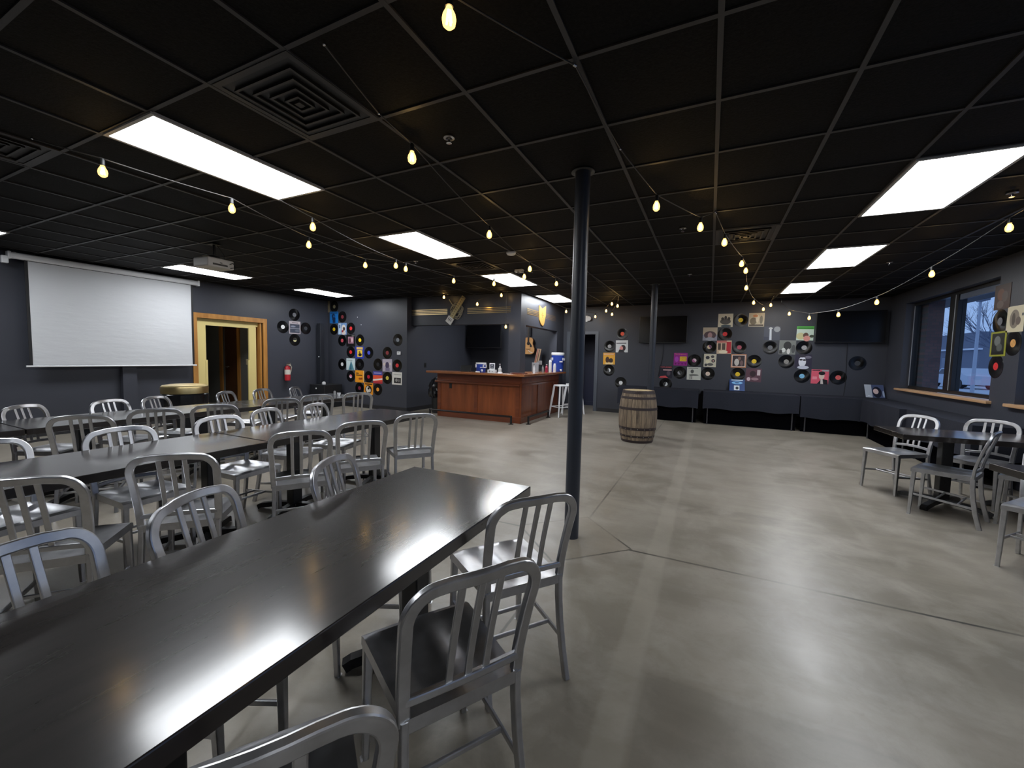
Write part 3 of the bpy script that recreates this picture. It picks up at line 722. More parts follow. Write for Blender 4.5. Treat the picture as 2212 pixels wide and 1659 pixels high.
# ------------------------------------------------------------------ ceiling fittings
def ceiling_light(x, y, label):
    t = thing('ceiling_light', label, 'ceiling light', (x, y, CEIL), 0, 'fluorescent ceiling panels')
    a, b2 = 0.2815, 0.588
    f = MB()
    f.box(-a - 0.022, -b2 - 0.022, -0.014, -a, b2 + 0.022, 0.004).box(a, -b2 - 0.022, -0.014, a + 0.022, b2 + 0.022, 0.004).box(-a, -b2 - 0.022, -0.014, a, -b2, 0.004).box(-a, b2, -0.014, a, b2 + 0.022, 0.004)
    f.build('frame', flat('panel_frame', (0.45, 0.44, 0.42), 0.5), t)
    MB().box(-a, -b2, -0.010, a, b2, 0.002).build('diffuser', PANEL, t)
    return t
LX, MX, RX = -8.22, -3.36, 1.50
for x, y, lab in ((MX, 1.94, 'longest-looking bright ceiling panel, above the rows of tables beside the large square vent'),
                  (MX, 4.385, 'bright ceiling panel second in the middle row, between tables and bar'),
                  (MX, 6.83, 'bright ceiling panel third in the middle row, just before the bar'),
                  (MX, 9.28, 'bright ceiling panel over the bar side beside the gold arrow-shaped sign'),
                  (-5.05, 9.45, 'ceiling panel hidden inside the bar niche behind the header'),
                  (LX, 6.83, 'bright ceiling panel farthest along the screen wall, before the record corner'),
                  (LX, 4.385, 'bright ceiling panel behind the hanging projector'),
                  (LX, 1.345, 'bright ceiling panel cut by the frame above the projection screen case'),
                  (RX, 4.385, 'biggest bright ceiling panel on the window side'),
                  (RX, 6.83, 'middle bright ceiling panel of the window-side row'),
                  (RX, 9.28, 'bright ceiling panel of the window-side row closest to the rear wall'),
                  (MX, -0.5, 'ceiling panel overhead behind the viewer on the table side'),
                  (RX, -0.5, 'unseen ceiling panel added behind the viewer, window side, to brighten the near chairs')):  # last panel is added out of view to brighten the near chairs
    ceiling_light(x, y, lab)
t = thing('hall_fill_lamp', 'unseen round lamp added to brighten the dim hall beyond the wooden doorway', 'ceiling lamp', (-10.7, 5.4, CEIL))
MB().lathe([(0.12, 0.006), (0.125, -0.02), (0.09, -0.05), (0.0, -0.06)], 24).build('globe', emit('hall_fill_globe', (1.0, 0.85, 0.6), 14.0), t)  # unseen lamp added to lift the dark hall
def vent(x, y, label):
    t = thing('ceiling_vent', label, 'air vent', (x, y, CEIL), 0, 'square ceiling vents')
    def ring(a, b2, z0, z1):
        m = MB()
        for sx, sy in ((1, 0), (-1, 0), (0, 1), (0, -1)):
            if sx: pts = [(sx * a, -a), (sx * a, a), (sx * b2, b2), (sx * b2, -b2)]
            else: pts = [(-a, sy * a), (a, sy * a), (b2, sy * b2), (-b2, sy * b2)]
            vs = [(pts[0][0], pts[0][1], z0), (pts[1][0], pts[1][1], z0), (pts[2][0], pts[2][1], z1), (pts[3][0], pts[3][1], z1)]
            m._add(vs + [(v[0], v[1], v[2] + 0.004) for v in vs], [(0, 1, 2, 3), (7, 6, 5, 4), (0, 4, 5, 1), (2, 6, 7, 3)])
        return m
    vm = flat('vent_metal', (0.034, 0.032, 0.032), 0.5)
    ring(0.297, 0.265, -0.006, -0.006).build('frame', vm, t)
    MB().box(-0.266, -0.266, -0.002, 0.266, 0.266, 0.002).build('back_plate', BLACK, t)
    for a in (0.225, 0.165, 0.108, 0.056):
        lv = ring(a, a - 0.014, -0.017, -0.017)
        lv2 = ring(a, a - 0.004, -0.017, -0.003); lv._add(lv2.v, lv2.f, 1)
        lv.build('louvre', [vm, BLACK], t)
    MB().box(-0.020, -0.020, -0.020, 0.020, 0.020, -0.002).build('centre_plate', vm, t)
vent(-2.15, 1.633, 'large square vent overhead beside the longest bright panel')
vent(0.285, 5.30, 'square vent lit by string bulbs on the window side')
vent(-4.58, 1.02, 'dim square vent at the far left edge of the ceiling')
vent(MX, 5.61, 'square vent between two bright panels before the bar')
SPL = ['sprinkler head nearest overhead, left of the steel post', 'sprinkler head beside the lit vent', 'sprinkler head right of the biggest window-side panel', 'small sprinkler head between the far steel post and string bulbs', 'sprinkler head beside the middle window-side panel', 'sprinkler head at the ring where bulb strings meet']
for (x, y, z), lab in zip(SPRINKLERS, SPL):
    t = thing('sprinkler', lab, 'sprinkler', (x, y, CEIL), 0, 'ceiling sprinkler heads')
    MB().lathe([(0.034, 0), (0.036, -0.006), (0.022, -0.010), (0.020, -0.004)], 20).build('escutcheon', flat('worn_chrome', (0.45, 0.44, 0.43), 0.3, 0.9), t)
    MB().lathe([(0.0, -0.004), (0.010, -0.006), (0.008, -0.028), (0.018, -0.034), (0.018, -0.037), (0.0, -0.038)], 14).build('head', CHROME, t)
t = thing('smoke_detector', 'round white smoke detector before the bar ceiling panel', 'smoke detector', (-2.485, 5.043, CEIL))
MB().lathe([(0.065, 0), (0.065, -0.018), (0.05, -0.034), (0.0, -0.036)], 24).build('cover', WHITE, t)
t = thing('motion_sensor', 'small white box sensor on the ceiling beside a string bulb', 'sensor', (-2.83, 6.06, CEIL))
MB().bbox(-0.07, -0.045, -0.05, 0.07, 0.045, 0, 0.012).build('housing', WHITE, t)
MB().ball((0.0, -0.03, -0.045), 0.022).build('lens', flat('sensor_lens', (0.3, 0.3, 0.3), 0.3), t)

# string lights
def catenary(p, q, sag, n=9):
    return [p.lerp(q, i / n) + Vector((0, 0, -sag * 4 * (i / n) * (1 - i / n))) for i in range(n + 1)]
CORD = flat('black_cord', (0.035, 0.032, 0.030), 0.4)
BULB_OUT = [(0.011, -0.020), (0.013, -0.028), (0.0235, -0.048), (0.027, -0.066), (0.0235, -0.086), (0.012, -0.097), (0.0, -0.100)]
def mk_bulb(lit=True):
    g = MB().lathe(BULB_OUT, 16)
    f = MB()
    for k in range(4):
        a = k * PI / 2
        f.cyl((0.005 * math.cos(a), 0.005 * math.sin(a), -0.034), (0.011 * math.cos(a), 0.011 * math.sin(a), -0.080), 0.0032, n=6)
    s = MB().lathe([(0.0, 0.026), (0.011, 0.024), (0.0135, 0.014), (0.0135, -0.018), (0.016, -0.022), (0.0, -0.022)], 14)
    return g.mesh('bulb', BULBGLASS if lit else make_glass('clear_bulb_glass', (0.97, 0.97, 0.97), 0.25)), f.mesh('filament', FILAMENT if lit else CHROME), s.mesh('socket', BLACK)
BULB_LIT = mk_bulb(True); BULB_OFF = mk_bulb(False)
def place_bulb(x, y, z, parent, lit=True):
    g, f, s = BULB_LIT if lit else BULB_OFF
    b = bpy.data.objects.new('bulb', g); COL.objects.link(b); b.parent = parent; b.location = (x, y, z + 0.062)
    for nm, me in (('filament', f), ('socket', s)):
        c = bpy.data.objects.new(nm, me); COL.objects.link(c); c.parent = b
for lab, pts in STRING_RUNS:
    base = Vector(pts[0][1:])
    t = thing('string_light', lab, 'string lights', base, 0, 'strings of warm bulbs')
    path = []
    knots = []
    for k, x, y, z in pts:
        p = Vector((x, y, z)) - base
        if k == 'h': knots.append(p)
        else: knots.append(p + Vector((0, 0, 0.088)))
        if k != 'h': place_bulb(p.x, p.y, p.z, t, k == 'b')
    for i in range(len(knots) - 1):
        L_ = (knots[i + 1] - knots[i]).length
        seg = catenary(knots[i], knots[i + 1], min(0.010 * L_ * L_, 0.05))
        path += seg if not path else seg[1:]
    MB().tube(path, 0.0042, 6).build('cord', CORD, t)
    hk_ = MB()
    for k, x, y, z in pts:
        if k == 'h':
            p = Vector((x, y, z)) - base
            hk_.cyl(p, (p.x, p.y, CEIL - base.z - 0.001), 0.004, n=6)
            hk_.ball(p, 0.008, n=8, k=6)
    hk_.build('hook', CHROME, t)
t = thing('pendant_bulb', 'single bulb hanging on a long cord before the bar opening', 'pendant lamp', (-4.03, 8.0, CEIL))
place_bulb(0, 0, 2.077 - CEIL, t)
MB().cyl((0, 0, 0), (0, 0, 2.077 - CEIL + 0.085), 0.004, n=6).build('cord', CORD, t)

# ------------------------------------------------------------------ steel posts
def post(x, y, label):
    t = thing('steel_post', label, 'post', (x, y, 0), 0, 'navy steel posts')
    MB().cyl((0, 0, 0), (0, 0, CEIL), 0.057, n=32).build('pipe', POST, t)
    MB().lathe([(0.058, CEIL - 0.004), (0.088, CEIL - 0.006), (0.088, CEIL - 0.001), (0.058, CEIL - 0.001)], 28).build('collar', flat('collar_paint', (0.07, 0.068, 0.062), 0.5), t)
post(-0.933, 3.095, 'nearest dark navy steel post, beside the front table')
post(-0.985, 8.09, 'far dark navy steel post behind the wooden barrel')

# ------------------------------------------------------------------ wall records and sleeves
ink = srgb(24, 22, 26); paper = srgb(222, 216, 200)
LABEL_COL = dict(grey=(105, 106, 112), white=(226, 226, 226), charcoal=(58, 60, 66), glare_half=(190, 184, 140), tan=(150, 140, 112), dull_red=(128, 50, 58), yellow=(226, 190, 30), red=(214, 44, 48),
    rose=(190, 70, 84), blue=(72, 84, 200), black=(30, 30, 33), pink_white=(214, 110, 132), crimson=(176, 26, 50), olive=(204, 186, 80), maroon=(126, 38, 62), orange=(236, 150, 54), brick=(130, 42, 46), silver=(120, 124, 130),
    orange_red=(228, 80, 48), pale_grey=(170, 168, 170), white_slit=(206, 208, 210), magenta=(176, 92, 140), grey_half=(150, 150, 156), white_half=(218, 218, 222), cream_purple=(214, 190, 160), pink=(176, 78, 96), grey_white=(170, 168, 170),
    warm_grey=(138, 134, 130), cream=(228, 206, 188), sky=(130, 190, 226), coral=(222, 98, 98), amber=(206, 152, 84))
def C(*c): return srgb(*c)
# generic cover pictures: background, then rectangles ('r', x0, z0, x1, z1, col) and ellipses ('e', cx, cz, rx, rz, col) in 0..1, and lettering ('t', text, x, z, height, width, col)
ART = dict(
    landscape=(C(176, 166, 170), [('r', .07, .07, .93, .78, C(62, 66, 80)), ('r', .07, .38, .93, .46, C(120, 122, 132)), ('e', .35, .58, .22, .07, C(128, 132, 146)), ('e', .7, .25, .2, .08, C(96, 100, 112)), ('r', .25, .85, .8, .9, C(60, 52, 52))]),
    tan_faded=(C(128, 116, 92), [('r', .2, .55, .8, .95, C(104, 98, 86)), ('e', .5, .3, .22, .25, C(74, 66, 54)), ('e', .7, .5, .12, .15, C(150, 138, 112))]),
    blue_figure=(C(28, 122, 206), [('r', .08, .84, .92, .93, C(22, 70, 120)), ('e', .45, .62, .2, .2, C(14, 38, 74)), ('r', .36, .04, .68, .5, C(16, 44, 84)), ('e', .5, .38, .2, .16, C(16, 44, 84)), ('e', .5, .6, .1, .1, C(30, 104, 178))]),
    blue_white=(C(116, 150, 200), [('r', .06, .05, .34, .95, C(190, 212, 228)), ('r', .12, .55, .27, .85, C(64, 84, 130)), ('e', .66, .52, .25, .34, C(222, 214, 204)), ('e', .7, .5, .13, .16, C(60, 44, 50)), ('e', .66, .15, .25, .16, C(210, 196, 190)), ('e', .55, .3, .1, .1, C(150, 40, 44))]),
    black_pink=(C(16, 15, 18), [('r', .2, .25, .84, .82, C(150, 112, 128)), ('e', .4, .5, .14, .2, C(88, 54, 66)), ('e', .66, .56, .12, .18, C(196, 164, 170)), ('r', .62, .86, .95, .95, C(96, 96, 92))]),
    blue_yellow=(C(38, 56, 158), [('r', .15, .75, .85, .95, C(218, 180, 96)), ('r', .24, .14, .8, .7, C(232, 196, 60)), ('e', .55, .32, .2, .12, C(30, 26, 22)), ('e', .5, .52, .1, .1, C(120, 92, 32))]),
    teal_triangle=(C(196, 212, 214), [('p', ((.25, .02), (.92, .02), (.55, .82)), C(84, 138, 154)), ('p', ((.4, .02), (.62, .02), (.55, .82)), C(52, 96, 116)), ('r', .1, .82, .7, .86, C(80, 92, 98))]),
    orange_text=(C(232, 152, 34), [('r', .1, .72, .4, .8, ink), ('r', .1, .56, .8, .64, ink), ('e', .55, .3, .16, .09, C(150, 70, 24)), ('e', .75, .32, .08, .1, C(140, 60, 22)), ('r', .93, .02, .98, .98, C(236, 214, 160))]),
    lilac_photo=(C(176, 166, 178), [('e', .5, .5, .2, .28, C(66, 58, 84)), ('r', .3, .05, .75, .3, C(120, 112, 136)), ('e', .2, .6, .12, .12, C(206, 192, 180)), ('e', .8, .62, .12, .1, C(206, 192, 180))]),
    bands=(C(226, 84, 52), [('r', 0, .68, 1, 1, C(70, 70, 150)), ('r', .1, .82, .9, .88, C(176, 176, 210)), ('p', ((0, .2), (1, .32), (1, .44), (0, .34)), C(236, 224, 218)), ('r', 0, 0, 1, .18, C(176, 48, 60))]),
    white_photo=(C(216, 212, 204), [('r', .2, .12, .9, .55, C(28, 26, 28)), ('e', .45, .36, .12, .14, C(150, 146, 142)), ('e', .7, .34, .1, .13, C(120, 116, 114)), ('t', 'THE BROTHERS FOUR', .12, .78, .07, .78, ink)]),
    orange_round=(C(228, 146, 36), [('r', .1, .84, .9, .92, ink), ('e', .5, .42, .36, .36, ink), ('e', .42, .44, .2, .26, C(222, 214, 200)), ('e', .64, .36, .12, .16, C(206, 198, 186)), ('e', .5, .52, .1, .1, ink)]),
    white_portrait=(C(216, 218, 220), [('r', .04, .72, .86, .8, C(70, 68, 74)), ('e', .6, .36, .22, .26, C(44, 22, 28)), ('e', .46, .34, .14, .18, C(226, 150, 144)), ('p', ((.2, 0), (.75, 0), (.6, .2), (.3, .24)), C(26, 24, 34))]),
    yellow_band=(C(228, 166, 48), [('r', .04, .8, .96, .94, C(206, 120, 60)), ('r', .04, .86, .9, .9, C(240, 226, 190)), ('e', .36, .4, .16, .26, C(66, 36, 20)), ('e', .66, .34, .18, .2, C(46, 26, 18)), ('r', .2, .02, .85, .16, C(234, 206, 150))]),
    magenta=(C(150, 34, 138), [('t', 'The Kingsmen', .05, .86, .09, .86, C(240, 150, 70)), ('r', .45, .34, .94, .72, C(236, 200, 54)), ('t', 'LOUIE', .5, .55, .12, .4, C(150, 90, 30)), ('t', 'LOUIE', .5, .38, .12, .4, C(150, 90, 30)), ('e', .22, .5, .14, .22, C(176, 74, 186)), ('p', ((.08, .2), (.22, .2), (.15, .05)), C(104, 16, 92)), ('p', ((.32, .2), (.46, .2), (.39, .05)), C(104, 16, 92)), ('p', ((.56, .2), (.7, .2), (.63, .05)), C(104, 16, 92)), ('p', ((.8, .2), (.94, .2), (.87, .05)), C(104, 16, 92))]),
    navy_pink=(C(26, 26, 42), [('t', 'TOM JONES', .06, .84, .1, .88, C(236, 106, 104)), ('r', .3, .62, .95, .7, C(232, 196, 196)), ('p', ((.02, .02), (.7, .02), (.5, .2), (.1, .14)), C(214, 80, 84)), ('e', .72, .4, .14, .2, C(84, 70, 84))]),
    pale_sketch=(C(200, 202, 192), [('r', .1, .88, .8, .92, C(90, 92, 90)), ('e', .38, .66, .12, .15, C(84, 86, 84)), ('e', .5, .38, .36, .06, C(92, 96, 92)), ('r', .22, .06, .27, .38, C(50, 50, 50)), ('r', .34, .06, .39, .38, C(50, 50, 50))]),
    cream_group=(C(214, 204, 180), [('e', .5, .42, .36, .22, C(92, 88, 84)), ('e', .3, .62, .1, .12, C(66, 62, 60)), ('e', .5, .7, .09, .14, C(66, 62, 60)), ('e', .72, .62, .1, .13, C(66, 62, 60)), ('e', .55, .08, .35, .1, C(70, 84, 90))]),
    cream_illus=(C(196, 184, 154), [('e', .3, .4, .22, .26, C(112, 98, 72)), ('e', .55, .6, .1, .3, C(220, 210, 184)), ('e', .8, .5, .1, .3, C(120, 112, 92)), ('e', .42, .78, .16, .1, C(206, 136, 88)), ('r', .05, .05, .95, .16, C(78, 66, 48))]),
    tan_hair=(C(190, 174, 152), [('r', 0, 0, 1, .45, C(150, 150, 164)), ('e', .5, .42, .42, .3, C(88, 70, 74)), ('e', .5, .4, .16, .22, C(176, 140, 140)), ('e', .5, .12, .3, .14, C(164, 166, 176))]),
    night=(C(66, 72, 88), [('p', ((.36, .02), (.5, .02), (.46, .8), (.34, .8)), C(206, 214, 226)), ('e', .8, .8, .2, .2, C(150, 156, 164)), ('e', .4, .86, .12, .08, C(196, 200, 204)), ('r', 0, 0, .3, .25, C(46, 52, 74))]),
    green_top=(C(204, 222, 208), [('r', 0, .78, 1, 1, C(76, 172, 64)), ('r', .08, .84, .95, .89, C(30, 100, 34)), ('e', .25, .3, .26, .24, C(206, 200, 150)), ('e', .55, .36, .16, .18, C(96, 66, 54)), ('e', .62, .14, .2, .2, C(222, 150, 140)), ('e', .9, .3, .14, .1, C(60, 70, 52))]),
    red_building=(C(206, 180, 152), [('r', .66, .04, .97, .9, C(186, 34, 50)), ('r', .08, .3, .28, .8, C(72, 60, 54)), ('r', .36, .3, .58, .8, C(84, 70, 62)), ('r', 0, .84, .66, 1, C(190, 110, 104)), ('e', .45, .14, .3, .12, C(232, 222, 196))]),
    bw_photo=(C(120, 124, 120), [('e', .5, .62, .24, .3, C(34, 34, 36)), ('e', .28, .3, .12, .16, C(206, 208, 204)), ('e', .58, .22, .1, .2, C(214, 214, 210)), ('r', .03, .04, .2, .3, C(44, 44, 46)), ('e', .86, .4, .12, .3, C(74, 76, 76))]),
    flowers=(C(206, 200, 180), [('r', 0, 0, .14, 1, C(44, 50, 50)), ('e', .4, .72, .14, .13, C(56, 54, 62)), ('e', .74, .8, .12, .1, C(74, 70, 72)), ('e', .8, .48, .13, .13, C(44, 42, 48)), ('e', .8, .48, .06, .06, C(200, 160, 150)), ('e', .42, .42, .15, .12, C(230, 222, 190)), ('e', .6, .2, .22, .1, C(88, 88, 86)), ('e', .3, .16, .1, .1, C(60, 60, 62))]),
    brown_orange=(C(198, 134, 90), [('r', .06, .06, .94, .94, C(222, 206, 196)), ('r', .1, .1, .9, .9, C(48, 38, 42)), ('e', .38, .4, .16, .26, C(196, 190, 184)), ('e', .55, .68, .1, .14, C(126, 96, 84)), ('e', .7, .34, .1, .2, C(112, 88, 88))]),
    sunglasses=(C(44, 40, 62), [('e', .44, .48, .22, .36, C(220, 222, 232)), ('e', .36, .62, .1, .06, C(24, 22, 32)), ('e', .56, .6, .1, .06, C(24, 22, 32)), ('e', .5, .08, .34, .12, C(196, 200, 216)), ('e', .76, .8, .2, .1, C(120, 116, 130)), ('e', .42, .9, .22, .12, C(52, 48, 60))]),
    maroon_photo=(C(92, 60, 72), [('r', .72, .5, .92, .9, C(206, 192, 194)), ('e', .45, .6, .2, .22, C(50, 32, 40)), ('e', .2, .2, .12, .14, C(210, 188, 196)), ('e', .6, .22, .24, .1, C(160, 128, 136))]),
    pink_portrait=(C(226, 96, 116), [('r', .04, .9, .5, .96, C(50, 40, 44)), ('r', .6, .88, .98, .97, C(150, 176, 178)), ('r', .08, .3, .34, .5, C(238, 150, 162)), ('p', ((.36, 0), (.98, 0), (.95, .28), (.6, .36)), C(26, 24, 30)), ('p', ((.56, 0), (.72, 0), (.66, .34), (.55, .3)), C(214, 206, 200)), ('e', .6, .54, .16, .22, C(226, 206, 192)), ('e', .6, .74, .19, .13, C(24, 22, 24))]),
    blue_cutout=(C(26, 62, 120), [('r', .12, .9, .88, .97, C(196, 214, 230)), ('e', .5, .7, .36, .12, C(120, 176, 224)), ('e', .5, .7, .16, .05, C(26, 62, 120)), ('r', .3, .06, .66, .46, C(212, 218, 224)), ('e', .5, .24, .1, .13, C(24, 30, 44))]),
    hooded=(C(70, 82, 116), [('r', 0, 0, .36, 1, C(168, 176, 190)), ('e', .62, .42, .24, .42, C(20, 24, 44)), ('e', .56, .48, .14, .2, C(206, 182, 182)), ('e', .94, .3, .05, .25, C(150, 164, 190)), ('r', .12, .12, .24, .15, C(220, 226, 232))]),
    brown_faces=(C(64, 44, 36), [('e', .4, .6, .22, .24, C(104, 66, 48)), ('e', .66, .5, .18, .22, C(84, 70, 66)), ('e', .4, .2, .22, .16, C(98, 84, 78))]),
    cream_tree=(C(206, 196, 168), [('e', .45, .5, .28, .36, C(130, 120, 108)), ('e', .4, .5, .1, .24, C(70, 62, 56)), ('e', .68, .42, .14, .16, C(96, 84, 78)), ('r', .86, .6, .96, .7, C(70, 72, 80))]),
    green_frame=(C(146, 146, 50), [('r', .1, .07, .9, .93, C(34, 36, 34)), ('e', .45, .62, .2, .2, C(108, 112, 110)), ('e', .6, .35, .18, .16, C(84, 88, 84)), ('r', .1, .07, .9, .2, C(20, 20, 20))]),
)
DISC = MB()
DISC.M = Matrix.Rotation(PI / 2, 4, 'X')
DISC.lathe([(0.0036, 0.0), (0.151, 0.0), (0.152, 0.0012), (0.151, 0.0024), (0.050, 0.0024), (0.048, 0.0016), (0.0036, 0.0016)], 56)
DISC = DISC.mesh('vinyl_record', VINYL)
def label_mesh(key):
    m = MB(); m.M = Matrix.Rotation(PI / 2, 4, 'X')
    m.lathe([(0.0036, 0.0016), (0.0036, 0.0028), (0.049, 0.0028), (0.049, 0.0016)], 36)
    mats = [flat('label_' + key, srgb(*LABEL_COL[key]), 0.5)]
    m.M = None
    acc = flat('label_print_' + key, tuple(c * 0.45 for c in srgb(*LABEL_COL[key])), 0.5)
    mats.append(acc)
    if key in ('glare_half', 'grey_half', 'white_half', 'cream_purple', 'pink_white', 'magenta', 'white_slit'):
        a0, a1 = {'glare_half': (40, 240), 'grey_half': (-60, 130), 'white_half': (20, 200)}.get(key, (0, 180))
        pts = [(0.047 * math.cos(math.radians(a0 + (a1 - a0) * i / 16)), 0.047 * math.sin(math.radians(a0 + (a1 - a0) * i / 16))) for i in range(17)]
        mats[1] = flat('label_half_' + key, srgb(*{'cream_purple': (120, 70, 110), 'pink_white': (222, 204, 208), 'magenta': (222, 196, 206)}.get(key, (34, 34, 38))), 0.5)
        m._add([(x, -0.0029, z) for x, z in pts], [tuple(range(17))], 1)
    else:
        m.box(-0.026, -0.0030, 0.018, 0.026, -0.0028, 0.023, 1).box(-0.018, -0.0030, -0.024, 0.018, -0.0028, -0.020, 1)
    return m.mesh('center_label', mats)
LABELS = {}
def record(x, z, key, label, loc, rz, spin):
    o = bpy.data.objects.new('vinyl_record', DISC); COL.objects.link(o)
    o.location = loc; o.rotation_euler = (0, 0, rz)
    tag(o, label, 'record', 'vinyl records on the walls')
    if key not in LABELS: LABELS[key] = label_mesh(key)
    c = bpy.data.objects.new('center_label', LABELS[key]); COL.objects.link(c); c.parent = o
    c.rotation_euler = (0, spin, 0)
def sleeve(key, label, loc, rz, tilt=0.0, roll=0.0):
    bg, items = ART[key]
    s = 0.315; m = MB(); mats = [flat('sleeve_%s' % key, bg, 0.4)]
    m.box(-s / 2, -0.004, -s / 2, s / 2, 0.0, s / 2, 0)
    d = 0.0042
    for it in items:
        col = it[-1]; mt = flat('print_%d_%d_%d' % tuple(int(c * 4000) for c in col), col, 0.4)
        if mt not in mats: mats.append(mt)
        k = mats.index(mt)
        q = lambda u, v: (-s / 2 + u * s, -d, -s / 2 + v * s)
        if it[0] == 'r': m._add([q(it[1], it[2]), q(it[3], it[2]), q(it[3], it[4]), q(it[1], it[4])], [(0, 1, 2, 3)], k)
        elif it[0] == 'e': m._add([q(it[1] + it[3] * math.cos(2 * PI * i / 24), it[2] + it[4] * math.sin(2 * PI * i / 24)) for i in range(24)], [tuple(range(24))], k)
        elif it[0] == 'p': m._add([q(*p) for p in it[1]], [tuple(range(len(it[1])))], k)
        else: m.text(it[1], -s / 2 + it[2] * s, -d, -s / 2 + it[3] * s, it[4] * s, k, it[5] * s)
        d += 0.0002
    o = m.build('record_sleeve', mats)
    o.location = loc; o.rotation_euler = (tilt, roll, rz)
    tag(o, label, 'record sleeve', 'record sleeves on the walls')
    return o
_r = random.Random(3)
for wall, a, z, kind, key, label in WALL_ITEMS:
    loc, rz = {'L': ((XL + 0.0005, a, z), PI / 2), 'B': ((a, YREC - 0.0005, z), 0), 'T': ((a, YR - 0.0005, z), 0), 'R': ((XR - 0.0005, a, z), -PI / 2)}[wall]
    if kind == 'r': record(a, z, key, label, loc, rz, _r.uniform(-PI, PI))
    else: sleeve(key, label, loc, rz, 0, math.radians(_r.uniform(-1, 1)))
sleeve('blue_cutout', 'blue sleeve with small white panel leaning on the black-draped rear table', (0.60, 10.94, 0.884), 0, -0.61)
sleeve('hooded', 'grey and blue sleeve with hooded face leaning in the corner on the draped table', (3.115, 10.94, 0.884), 0, -0.61)

# thermostat, extinguisher, emergency lamp, outlets
t = thing('thermostat', 'white thermostat at the end of the record wall near the bar', 'thermostat', (-6.99, YREC, 1.458))
MB().bbox(-0.055, -0.026, -0.04, 0.055, 0, 0.04, 0.008).build('case', WHITE, t)
MB().box(-0.036, -0.0275, 0.0, 0.02, -0.0262, 0.022).build('display', flat('lcd_grey', (0.33, 0.36, 0.33), 0.3), t)
t = thing('fire_extinguisher', 'red fire extinguisher on the dark wall under the cross of records', 'fire extinguisher', (XL, 6.72, 0.72), -90)
b = MB().lathe([(0.0, 0.0), (0.06, 0.0), (0.066, 0.012), (0.066, 0.30), (0.05, 0.345), (0.024, 0.36), (0.024, 0.375), (0.0, 0.376)], 24, (0, 0.085, 0)); b.build('cylinder', RED, t)
MB().lathe([(0.0668, 0.15), (0.0668, 0.27)], 24, (0, 0.085, 0)).build('paper_label', flat('label_paper', (0.62, 0.58, 0.52), 0.5), t)
MB().bbox(-0.018, 0.06, 0.37, 0.018, 0.11, 0.40, 0.004).bbox(-0.012, 0.065, 0.398, 0.012, 0.21, 0.41, 0.003).bbox(-0.012, 0.065, 0.42, 0.012, 0.20, 0.432, 0.003).build('valve', flat('valve_metal', (0.55, 0.48, 0.38), 0.35, 0.8), t)
MB().tube([(0, 0.10, 0.385), (-0.05, 0.13, 0.38), (-0.085, 0.12, 0.33), (-0.085, 0.10, 0.24), (-0.07, 0.09, 0.18)], 0.011, 8).build('hose', flat('pale_hose', (0.6, 0.52, 0.42), 0.5), t)
MB().box(-0.02, 0.0, 0.12, 0.02, 0.02, 0.34).build('bracket', BLACKMETAL, t)
t = thing('emergency_light', 'white emergency lamp with round head above the rear doorway', 'emergency light', (-3.10, YR, 2.50))
MB().bbox(-0.08, -0.05, -0.07, 0.05, 0, 0.09, 0.01).build('case', WHITE, t)
MB().cyl((0.09, -0.03, 0.02), (0.09, -0.10, 0.01), 0.055, 0.062, n=20).build('lamp_head', WHITE, t)
t = tag(MB().bbox(XN, 8.69, 1.10, XN + 0.006, 8.77, 1.22, 0.002).bbox(XN, 8.72, 1.14, XN + 0.012, 8.74, 1.18, 0.002).build('wall_switch', BLACK), 'black wall switch in the bar niche', 'light switch')
t = tag(MB().bbox(-0.02, -0.004, -0.02, 0.02, 0, 0.02, 0.002).bbox(-0.006, -0.010, -0.006, 0.006, -0.003, 0.006, 0.002).build('push_pin', WHITE), 'tiny white pin on the record wall under the bright patch', 'pin'); t.scale = (0.5, 1, 0.5); t.location = (-8.27, YREC, 2.18)
t = tag(MB().bbox(-0.02, -0.004, -0.02, 0.02, 0, 0.02, 0.002).bbox(-0.006, -0.010, -0.006, 0.006, -0.003, 0.006, 0.002).build('wall_pin', WHITE), 'tiny white pin on the record wall, upper of two', 'pin'); t.scale = (0.4, 1, 0.6); t.location = (-8.40, YREC, 2.38)

# televisions
def tv(x0, x1, z0, z1, y, label, rz=0.0, cordz=None):
    w, h = x1 - x0, z1 - z0
    t = thing('television', label, 'television', ((x0 + x1) / 2, y, (z0 + z1) / 2), rz, 'wall televisions')
    MB().bbox(-w / 2, 0.0, -h / 2, w / 2, 0.05, h / 2, 0.006).build('bezel', flat('tv_bezel', (0.008, 0.008, 0.009), 0.35), t)
    MB().box(-w / 2 + 0.012, -0.0015, -h / 2 + 0.02, w / 2 - 0.012, 0.001, h / 2 - 0.012).build('screen', TVGLASS, t)
    return t
t = tv(-1.67, -0.54, 1.86, 2.53, YR - 0.13, 'black wall television partly hidden by the far steel post')
MB().bbox(-0.2, 0.05, -0.15, 0.2, 0.128, 0.15, 0.005).build('bracket', BLACKMETAL, t)
MB().tube([(0.03, 0.1, -0.34), (0.02, 0.12, -0.7), (-0.05, 0.118, -1.05), (-0.07, 0.118, -1.2)], 0.005, 6).build('cable', BLACK, t)
t = tv(2.035, 3.22, 1.885, 2.56, YR - 0.13, 'large black wall television in the corner above the lone record')
MB().bbox(-0.2, 0.05, -0.15, 0.2, 0.128, 0.15, 0.005).build('bracket', BLACKMETAL, t)
MB().tube([(0.0, 0.1, -0.34), (0.01, 0.12, -0.8), (0.02, 0.118, -1.2), (0.0, 0.118, -1.48)], 0.005, 6).build('cable', BLACK, t)
t = tv(-6.64, -5.44, 1.68, 2.40, 10.55, 'black television on a bracket inside the bar niche', -4)
